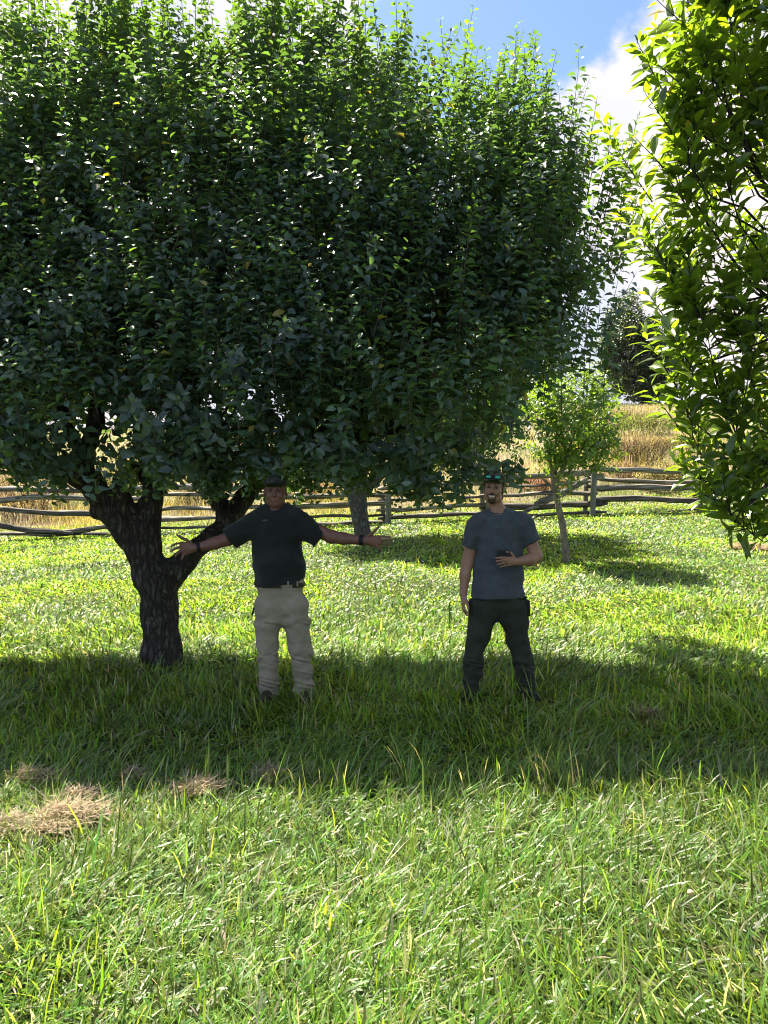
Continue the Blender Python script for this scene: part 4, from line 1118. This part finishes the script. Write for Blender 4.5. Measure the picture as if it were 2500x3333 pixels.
def person_dark_shirt():
    Y0 = 5.9
    q = lambda px, py, dy=0.0: P(px, py, Y0 + dy)
    base = q(915, 2287)
    g0 = float(gz(base.x, Y0))
    root = empty('person', (base.x, Y0, g0), 'man in a dark shirt and khaki trousers with both arms spread wide', 'person')
    H = Head(q(896, 1597), rotm(R(4)), 1.0)
    B = Field((-1.72, 5.35, -.02), (.12, 6.2, 1.86), .0055)
    head_sdf(B, H, wide=1.03)
    B.cap(H(0, .025, -.06), q(898, 1668, .03), .062, .070, .02)
    B.cap(q(898, 1700, .02), q(908, 1850, 0), .14, .16, .04, sy=.7)
    B.cap(q(850, 1690, .02), q(948, 1690, .02), .06, .06, .03)
    B.cap(q(910, 1880), q(914, 1945), .15, .15, .04, sy=.7)
    # viewer-left arm and hand
    B.cap(q(840, 1692), q(742, 1755, -.04), .055, .050, .02); B.cap(q(742, 1755, -.04), q(700, 1768, -.08), .050, .047, .02); B.cap(q(700, 1768, -.08), q(645, 1781, -.12), .046, .032, .02)
    W = q(640, 1782, -.12)
    kn = [q(592, 1768, -.15), q(587, 1780, -.16), q(589, 1793, -.16), q(598, 1804, -.15)]
    for k_ in kn: B.cap(W, k_, .024, .014, .012)
    B.ell(q(613, 1784, -.145), (.036, .016, .036), .015)
    finger(B, [kn[0], q(574, 1769, -.18), q(558, 1777, -.205)]); finger(B, [kn[1], q(570, 1786, -.19), q(557, 1795, -.215)])
    finger(B, [kn[2], q(578, 1802, -.19), q(570, 1811, -.215)]); finger(B, [kn[3], q(594, 1813, -.18), q(590, 1821, -.205)], .0088, .007)
    finger(B, [q(622, 1768, -.14), q(604, 1756, -.16), q(590, 1750, -.175), q(578, 1743, -.185)], .0145, .0088)
    # viewer-right arm and hand
    B.cap(q(958, 1692), q(1078, 1747, -.03), .055, .050, .02); B.cap(q(1078, 1747, -.03), q(1118, 1753, -.06), .051, .046, .02); B.cap(q(1118, 1753, -.06), q(1180, 1758, -.10), .045, .032, .02)
    W2 = q(1184, 1759, -.10)
    kn = [q(1232, 1747, -.13), q(1237, 1758, -.135), q(1235, 1768, -.135), q(1227, 1777, -.13)]
    for k_ in kn: B.cap(W2, k_, .025, .014, .012)
    B.ell(q(1212, 1760, -.125), (.038, .016, .034), .015)
    finger(B, [kn[0], q(1252, 1746, -.15), q(1271, 1748, -.16)]); finger(B, [kn[1], q(1257, 1758, -.16), q(1277, 1758, -.175)])
    finger(B, [kn[2], q(1250, 1772, -.17), q(1266, 1771, -.20)]); finger(B, [kn[3], q(1238, 1785, -.16), q(1244, 1790, -.185)], .0088, .007)
    finger(B, [q(1196, 1748, -.12), q(1210, 1737, -.135), q(1221, 1727, -.14), q(1233, 1715, -.14)], .0145, .0088)
    # legs under the cloth
    for (hx, kx_, kz, ax_, az) in ((872, 868, 2112, 881, 2262), (958, 978, 2112, 989, 2262)):
        B.cap(q(hx, 1990), q(kx_, kz), .09, .058, .03); B.cap(q(kx_, kz), q(ax_, az, .02), .056, .042, .02)
    body = B.obj('body', M['skin_a'], root)
    # shirt
    S = Field((-1.30, 5.5, .85), (-.35, 6.2, 1.62), .006)
    zc = q(0, 1896).z
    S.cap(q(898, 1722, .02), q(908, 1838, 0), .207, .197, .03, sy=.66, cuts=[(q(908, 1875), (0, 0, -1))])
    S.ell(q(909, 1842, -.01), (.205, .152, .128), .03)
    S.cap(q(908, 1850), q(909, 1915), .198, .182, .03, sy=.80, cuts=[(q(908, 1897), (0.03, 0, -1))])
    S.cap(q(852, 1700, .02), q(945, 1700, .02), .100, .100, .04, sy=.9)
    S.cap(q(872, 1672, .02), q(922, 1672, .02), .062, .062, .04, sy=.95)
    for (a, b, ra, rb) in ((q(842, 1698), q(750, 1756, -.03), .104, .082), (q(955, 1698), q(1044, 1754, -.02), .104, .078)):
        n = np.array(list(b - a)); S.cap(a, b + (b - a) * .2, ra, rb, .035, cuts=[(b, n)])
    S.cap(q(896, 1650, -.03), q(896, 1640, -.06), .052, .05, .008, sub=True)
    S.displace(folds(.4, .030, 81))
    sh = S.obj('shirt', M['shirt_dark'], root)
    # belt
    V, Q = tube([q(911, 1908), q(911, 1903), q(911, 1893)], [.196, .199, .196], 40)
    V[:, 1] = (V[:, 1] - Y0) * .68 + Y0
    # trousers
    T = Field((-1.10, 5.6, -.02), (-.48, 6.2, 1.0), .006)
    T.cap(q(911, 1900), q(914, 1962), .190, .155, .05, sy=.70, cuts=[(q(911, 1886), (0, 0, 1))])
    T.cap(q(873, 1972), q(869, 2110), .112, .080, .045, cuts=[(q(873, 1900), (0, 0, 1))]); T.cap(q(869, 2110), q(881, 2275, .02), .079, .068, .02, cuts=[(q(881, 2268), (0, 0, -1))])
    T.cap(q(958, 1972), q(978, 2112), .112, .085, .045, cuts=[(q(873, 1900), (0, 0, 1))]); T.cap(q(978, 2112), q(990, 2275, .02), .084, .074, .02, cuts=[(q(990, 2268), (0, 0, -1))])
    zk = q(0, 2135).z
    T.displace(folds(.6, .022, 91, knees=[(zk, .08, .013), (zk - .22, .09, .013), (q(0, 2020).z, .05, .010)]))
    tr = T.obj('trousers', M['khaki'], root)
    bt = mesh_obj('belt', V, Q, M['leather'], root)
    for px in (868, 900, 938, 968):
        L = Field(np.array(list(q(px, 1900, -.2))) - .03, np.array(list(q(px, 1888, -.1))) + .03, .004)
        dy = -.136 * math.sqrt(max(0, 1 - ((px - 911) / 90) ** 2)) - .004
        L.rbox(q(px, 1900, dy), (.007, .004, .022), .003); L.obj('belt_loop', M['khaki'], root)
    # pocket clip
    K = Field(np.array(list(q(826, 1990, -.02))) - .06, np.array(list(q(826, 1990, -.02))) + .06, .005)
    K.rbox(q(824, 1990, -.03), (.008, .006, .035), .004, rot=rotm(0, R(15))); K.obj('pocket_clip', M['black'], root)
    for (ax_, s) in ((881, -1), (990, 1)):
        a = q(ax_, 2278, .05); t = a + Vector((s * .03, -.19, 0)); gzz = g0
        Bt = Field((a.x - .12, a.y - .32, gzz - .03), (a.x + .12, a.y + .1, gzz + .2), .006)
        Bt.cap((a.x, a.y, gzz + .055), (t.x, t.y, gzz + .04), .045, .042, .02, cuts=[((0, 0, gzz), (0, 0, -1))])
        Bt.cap((a.x, a.y - .02, gzz + .05), (a.x, a.y - .02, gzz + .14), .048, .045, .02)
        Bt.obj('boot', M['leather'], root)
    wrist_band('wrist_strap', q(700, 1768, -.08), q(645, 1781, -.12), q(645, 1781, -.118), .037, .026, root, M['black'])
    wrist_band('wristwatch', q(1118, 1753, -.06), q(1180, 1758, -.10), q(1178, 1758, -.098), .038, .030, root, M['black'])
    # cap
    Cp = Field(H(0, 0, .05) - .18, H(0, 0, .05) + .18, .005)
    Cp.ell(H(0, .012, .052), (.087, .108, .074), .01, cuts=[(H(0, 0, .038), H.r @ np.array([0, 0.12, -1]))])
    Cp.ell(H(0, -.115, .044), (.074, .070, .010), .012, rot=H.r @ rotm(0, 0, R(-14)))
    Cp.obj('cap', M['cap_dark'], root)
    Hr = Field(H(0, 0, 0) - .14, H(0, 0, 0) + .14, .005)
    Hr.ell(H(0, .022, .012), (.084, .096, .062), .01, rot=H.r, cuts=[(H(0, -.02, 0), H.r @ np.array([0, -1, 0])), (H(0, 0, -.045), H.r @ np.array([0, 0, -1])), (H(0, 0, .045), (0, 0, 1))])
    Hr.obj('hair', M['hair_grey'], root)
    face_bits(root, H, lips=True)
    em = Field(np.array(list(q(869, 1692, -.2))) - .05, np.array(list(q(869, 1692, -.2))) + .09, .004)
    for (a, b, rb) in ((q(842, 1698), q(750, 1756, -.03), .084), (q(955, 1698), q(1044, 1754, -.02), .080)): hem(root, b + (a - b) * .06, b - a, rb, M['shirt_dark'])
    collar(root, q(897, 1654, .0), .072, .070, M['shirt_dark'])
    surf_badge('emblem', root, sh, q(869, 1692), .022, .007, M['emblem_a'])

def collar(root, c, rx, ry, mat):
    a = np.linspace(0, 2 * math.pi, 33)
    pts = [(c.x + rx * math.cos(t), c.y + .02 + ry * math.sin(t), c.z + .020 * math.sin(t)) for t in a]
    V, Q = tube(pts, .007, 8); mesh_obj('collar', V, Q, mat, root)

def hem(root, c, ax, r, mat, sy=1.0):
    a = np.linspace(0, 2 * math.pi, 25); ax = np.array(list(ax)); ax /= np.linalg.norm(ax)
    u = np.cross(ax, [0, 1, 0]); u /= np.linalg.norm(u); w = np.cross(ax, u)
    pts = [np.array(list(c)) + r * (math.cos(t) * u + math.sin(t) * w * sy) for t in a]
    V, Q = tube(pts, .005, 6); mesh_obj('sleeve_hem', V, Q, mat, root)

def surf_badge(name, root, sh, c, hw, hh, mat):
    """small printed mark laid on the cloth in front of c"""
    me = sh.data; n = len(me.vertices); co = np.empty(n * 3, np.float32); me.vertices.foreach_get('co', co)
    co = co.reshape(-1, 3) + np.array(root.location, np.float32)
    nx, nz_ = 9, 5
    V = []
    for i in range(nx):
        for j in range(nz_):
            x = c.x + hw * (2 * i / (nx - 1) - 1); z = c.z + hh * (2 * j / (nz_ - 1) - 1) * (1 - .4 * abs(2 * i / (nx - 1) - 1)) + .003 * math.sin(i * 1.7)
            dd = (co[:, 0] - x) ** 2 + (co[:, 2] - z) ** 2
            near = co[(dd < .012 ** 2) & (co[:, 1] < c.y)]
            V.append((x, float(near[:, 1].min()) - .002 if len(near) else c.y - .15, z))
    Q = [[i * nz_ + j, (i + 1) * nz_ + j, (i + 1) * nz_ + j + 1, i * nz_ + j + 1] for i in range(nx - 1) for j in range(nz_ - 1)]
    mesh_obj(name, V, np.array(Q), mat, root)

def face_bits(root, H, lips=False):
    for s in (-1, 1):
        E = Field(H(s * .031, -.088, -.002) - .02, H(s * .031, -.088, -.002) + .02, .0025)
        E.ell(H(s * .031, -.0855, -.003), (.0125, .0095, .0065), .002, rot=H.r); E.obj('eye', M['eye'], root)
        Eb = Field(H(s * .031, -.1, .02) - .035, H(s * .031, -.1, .02) + .035, .003)
        Eb.cap(H(s * .016, -.0995, .019), H(s * .046, -.090, .021), .0045, .003, .002); Eb.obj('eyebrow', M['hair'], root)
    if lips:
        Lp = Field(H(0, -.1, -.07) - .04, H(0, -.1, -.07) + .04, .0025)
        Lp.cap(H(-.024, -.0945, -.0685), H(0, -.1000, -.071), .0035, .0045, .003); Lp.cap(H(.024, -.0945, -.0685), H(0, -.1000, -.071), .0035, .0045, .003)
        Lp.obj('mouth', M['lip'], root)

def person_grey_shirt():
    Y0 = 5.9
    q = lambda px, py, dy=0.0: P(px, py, Y0 + dy)
    base = q(1622, 2280); g0 = float(gz(base.x, Y0))
    root = empty('person', (base.x, Y0, g0), 'smiling moustached man in a blue grey T-shirt and dark trousers with legs apart', 'person')
    H = Head(q(1607, 1586), rotm(R(-14), R(4)), .97)
    B = Field((.48, 5.5, -.02), (1.32, 6.2, 1.88), .0055)
    head_sdf(B, H, smile=True, wide=.95)
    B.cap(H(0, .025, -.06), q(1619, 1670, .03), .054, .060, .02)
    B.cap(q(1625, 1700, .02), q(1622, 1900), .12, .13, .04, sy=.65)
    B.cap(q(1575, 1695, .02), q(1690, 1692, .02), .05, .05, .03)
    B.cap(q(1621, 1930), q(1621, 1940), .12, .12, .04, sy=.65)
    # viewer-left arm hangs
    B.cap(q(1550, 1705), q(1522, 1832, .01), .052, .047, .02); B.cap(q(1522, 1832, .01), q(1514, 1872, -.01), .047, .043, .02); B.cap(q(1514, 1872, -.01), q(1509, 1928, -.03), .042, .029, .02)
    W = q(1509, 1932, -.03)
    kn = [q(1509, 1965, -.075), q(1507, 1967, -.05), q(1506, 1966, -.028), q(1507, 1962, -.008)]
    for k_ in kn: B.cap(W, k_, .022, .0135, .012)
    finger(B, [kn[0], q(1512, 1984, -.085), q(1523, 1995, -.08)]); finger(B, [kn[1], q(1509, 1988, -.06), q(1521, 2003, -.055)])
    finger(B, [kn[2], q(1509, 1987, -.035), q(1520, 2001, -.032)]); finger(B, [kn[3], q(1510, 1980, -.012), q(1519, 1992, -.01)], .0088, .007)
    finger(B, [q(1512, 1942, -.05), q(1519, 1957, -.075), q(1522, 1969, -.085), q(1525, 1981, -.09)], .0135, .0085)
    # viewer-right arm bent across
    B.cap(q(1706, 1705), q(1746, 1812, -.02), .053, .049, .02); B.cap(q(1746, 1812, -.02), q(1722, 1823, -.09), .049, .045, .02); B.cap(q(1722, 1823, -.09), q(1684, 1828, -.17), .044, .031, .02)
    W2 = q(1680, 1828, -.175)
    kn = [q(1655, 1815, -.205), q(1653, 1823, -.21), q(1654, 1831, -.208), q(1658, 1838, -.20)]
    for k_ in kn: B.cap(W2, k_, .022, .0135, .012)
    finger(B, [kn[0], q(1634, 1815, -.222), q(1614, 1817, -.218)]); finger(B, [kn[1], q(1634, 1824, -.225), q(1616, 1827, -.215)])
    finger(B, [kn[2], q(1637, 1833, -.222), q(1620, 1837, -.208)]); finger(B, [kn[3], q(1643, 1841, -.212), q(1629, 1845, -.20)], .0088, .007)
    finger(B, [q(1675, 1818, -.18), q(1668, 1806, -.185), q(1661, 1799, -.195), q(1650, 1797, -.205)], .0135, .0085)
    for (a, b, c) in (((1578, 1995), (1541, 2150), (1531, 2255)), ((1664, 1995), (1704, 2152), (1711, 2255))):
        B.cap(q(*a), q(*b), .065, .05, .01); B.cap(q(*b), q(*c, .02), .05, .038, .02)
    B.obj('body', M['skin_b'], root)
    S = Field((.48, 5.5, .78), (1.35, 6.2, 1.62), .006)
    S.cap(q(1625, 1728, .02), q(1620, 1960, 0), .182, .211, .03, sy=.70, cuts=[(q(1620, 1944), (0.02, 0, -1))])
    S.cap(q(1570, 1705, .02), q(1690, 1702, .02), .085, .085, .04, sy=.9)
    S.cap(q(1597, 1682, .02), q(1642, 1680, .02), .056, .056, .04, sy=.95)
    for (a, b, ra, rb) in ((q(1553, 1708), q(1525, 1784), .085, .058), (q(1704, 1706), q(1735, 1766, -.01), .085, .062)):
        n = np.array(list(b - a)); S.cap(a, b + (b - a) * .2, ra, rb, .03, cuts=[(b, n)])
    S.cap(q(1617, 1655, -.03), q(1616, 1640, -.07), .052, .05, .008, sub=True)
    S.displace(folds(.3, .024, 83))
    sh = S.obj('shirt', M['shirt_grey'], root)
    T = Field((.55, 5.6, -.02), (1.28, 6.2, .95), .006)
    T.cap(q(1621, 1938), q(1621, 1954), .186, .150, .05, sy=.64, cuts=[(q(1621, 1932), (0, 0, 1))])
    for (a, b, c, d, e) in (((1573, 1970), (1556, 2076), (1540, 2150), (1531, 2262), -1), ((1669, 1970), (1683, 2076), (1704, 2152), (1711, 2262), 1)):
        T.cap(q(*a), q(*b), .112, .088, .045, cuts=[(q(0, 1950), (0, 0, 1))]); T.cap(q(*b), q(*c), .086, .073, .02); T.cap(q(*c), q(*d, .02), .073, .063, .02, cuts=[(q(d[0], 2256), (0, 0, -1))])
    zk = q(0, 2160).z
    T.displace(folds(.6, .020, 93, knees=[(zk, .08, .015), (zk - .2, .08, .014)]))
    T.obj('trousers', M['slate'], root)
    for (ax_, s) in ((1531, -1), (1711, 1)):
        a = q(ax_, 2270, .05); t = a + Vector((s * .05, -.18, 0))
        Bt = Field((a.x - .14, a.y - .32, g0 - .03), (a.x + .14, a.y + .1, g0 + .2), .006)
        Bt.cap((a.x, a.y, g0 + .05), (t.x, t.y, g0 + .038), .042, .04, .02, cuts=[((0, 0, g0), (0, 0, -1))])
        Bt.cap((a.x, a.y - .02, g0 + .05), (a.x, a.y - .02, g0 + .13), .044, .042, .02)
        Bt.obj('boot', M['black'], root)
    Po = Field(np.array(list(q(1714, 1976))) - .12, np.array(list(q(1714, 1976))) + .12, .005)
    Po.rbox(q(1713, 1979, -.01), (.026, .040, .064), .012, rot=rotm(0, R(-3))); Po.rbox(q(1707, 1952, -.01), (.016, .02, .03), .006)
    Po.obj('belt_pouch', M['black'], root)
    Cp = Field(H(0, 0, .05) - .18, H(0, 0, .05) + .18, .005)
    Cp.ell(H(0, .012, .050), (.088, .106, .084), .01, cuts=[(H(0, 0, .036), H.r @ np.array([0, 0.10, -1]))])
    Cp.ell(H(0, -.112, .050), (.072, .058, .010), .012, rot=H.r @ rotm(0, 0, R(-6)))
    Cp.obj('cap', M['cap_camo'], root)
    Hr = Field(H(0, 0, -.02) - .15, H(0, 0, -.02) + .15, .005)
    Hr.ell(H(0, .024, -.005), (.083, .095, .088), .01, rot=H.r, cuts=[(H(0, .012, 0), H.r @ np.array([0, -1, 0])), (H(0, 0, .045), (0, 0, 1))])
    Hr.ell(H(.03, .05, -.085), (.045, .035, .04), .02, rot=H.r)
    for s in (-1, 1): Hr.cap(H(s * .078, -.015, .03), H(s * .072, -.02, -.02), .007, .004, .006)
    Hr.obj('hair', M['hair'], root)
    # goatee joined to the moustache round a smiling mouth
    Be = Field(H(0, -.09, -.09) - .08, H(0, -.09, -.09) + .08, .003)
    Be.cap(H(-.033, -.090, -.063), H(0, -.105, -.055), .005, .0065, .005); Be.cap(H(.033, -.090, -.063), H(0, -.105, -.055), .005, .0065, .005)
    for s in (-1, 1): Be.cap(H(s * .033, -.089, -.065), H(s * .025, -.080, -.098), .0035, .006, .006)
    Be.ell(H(0, -.074, -.112), H.R((.033, .022, .020)), .010, rot=H.r)
    Be.cap(H(-.016, -.091, -.100), H(.016, -.091, -.100), .006, .006, .006)
    Be.obj('beard', M['hair'], root)
    Te = Field(H(0, -.1, -.07) - .04, H(0, -.1, -.07) + .04, .0025)
    Te.cap(H(-.022, -.0955, -.070), H(0, -.1025, -.0745), .0045, .0075, .003); Te.cap(H(.022, -.0955, -.070), H(0, -.1025, -.0745), .0045, .0075, .003)
    Te.obj('teeth', M['teeth'], root)
    Lq = Field(H(0, -.1, -.08) - .04, H(0, -.1, -.08) + .04, .0025)
    Lq.cap(H(-.021, -.0940, -.076), H(0, -.1010, -.0850), .003, .0045, .003); Lq.cap(H(.021, -.0940, -.076), H(0, -.1010, -.0850), .003, .0045, .003)
    Lq.obj('lower_lip', M['skin_b'], root)
    face_bits(root, H)
    # sunglasses resting on the cap
    G = empty('sunglasses', H(0, -.10, .085), 'black sunglasses with green mirror lenses pushed up on the camouflage cap', 'sunglasses')
    Gf = Field(H(0, -.07, .085) - .15, H(0, -.07, .085) + .15, .003)
    for s in (-1, 1):
        Gf.cap(H(s * .012, -.108, .090), H(s * .060, -.094, .092), .005, .005, .003)
        Gf.cap(H(s * .060, -.094, .090), H(s * .090, .01, .075), .004, .003, .003)
        Gf.cap(H(s * .060, -.094, .092), H(s * .056, -.100, .066), .004, .004, .003)
        Gf.cap(H(s * .056, -.100, .066), H(s * .014, -.113, .068), .004, .004, .003)
        Gf.cap(H(s * .014, -.113, .068), H(s * .012, -.108, .090), .004, .004, .003)
    Gf.cap(H(-.012, -.109, .086), H(.012, -.109, .086), .004, .004, .003)
    Gf.obj('frame', M['black'], G)
    for s in (-1, 1):
        Ln = Field(H(s * .035, -.105, .078) - .05, H(s * .035, -.105, .078) + .05, .003)
        Ln.ell(H(s * .035, -.104, .079), (.024, .007, .0135), .002, rot=H.r @ rotm(R(12 * s))); Ln.obj('lens', M['lens'], G)
    for (a, b, rb) in ((q(1553, 1708), q(1525, 1784), .064), (q(1704, 1706), q(1735, 1766, -.01), .068)): hem(root, b + (a - b) * .08, b - a, rb, M['shirt_grey'])
    collar(root, q(1618, 1663, .0), .064, .062, M['shirt_grey'])
    surf_badge('emblem', root, sh, q(1675, 1709), .020, .008, M['emblem_b'])
    wrist_band('ring', kn[2], q(1637, 1833, -.222), (Vector(kn[2]) * .5 + Vector(q(1637, 1833, -.222)) * .5), .0112, .006, root, M['black'])
    # phone
    c = q(1638, 1807, -.203)
    Ph = Field(np.array(list(c)) - .1, np.array(list(c)) + .1, .0035)
    Ph.rbox(c, (.050, .006, .036), .005, rot=rotm(R(-6), R(2), R(-12)))
    o = Ph.obj('mobile_phone', M['black'])
    tag(o, 'black mobile phone held sideways at the waist by the man in grey', 'phone')

# ------------------------------------------------------------------ clover heads
def build_flowers():
    for (px, py, r) in ((2240, 2965, .013), (1895, 2872, .008), (1807, 3002, .008), (2110, 3080, .007)):
        p = ground_at(px, py + 20)
        D = Field((p.x - .05, p.y - .05, -.01), (p.x + .05, p.y + .05, .16), .003)
        D.cap((p.x, p.y, 0), (p.x + .008, p.y, .09), .0018, .0016, .002)
        D.ell((p.x + .008, p.y, .095), (r, r, r * .9), .003)
        D.displace(lambda x, y, z: -(vnoise(x * 260, y * 260, z * 260, 5) - .5) * .005 * (z > .08))
        lab = {2240: 'largest pale brown clover head in the turf near the right corner', 1895: 'small dried clover head, uppermost of the four in the foreground turf',
               1807: 'small dried clover head left of the largest one', 2110: 'smallest dried clover head, lowest of the four'}[px]
        o = D.obj('clover_head', M['clover']); tag(o, lab, 'flower', 'dried clover heads in the turf')
M['clover'] = simple('dried_clover', [(0.3, (0.45, 0.27, 0.14)), (0.7, (0.66, 0.47, 0.28))], scale=80, rough=0.9)

import time
_t = time.time()
for f in (build_ground, build_fence, build_meadow, build_bushes, build_far_tree, build_second_tree, build_young_tree, build_big_tree,
          build_near_tree, person_dark_shirt, person_grey_shirt, build_dry_clumps, build_flowers, build_tall_tufts, build_grass):
    f(); print(f.__name__, round(time.time() - _t, 1))
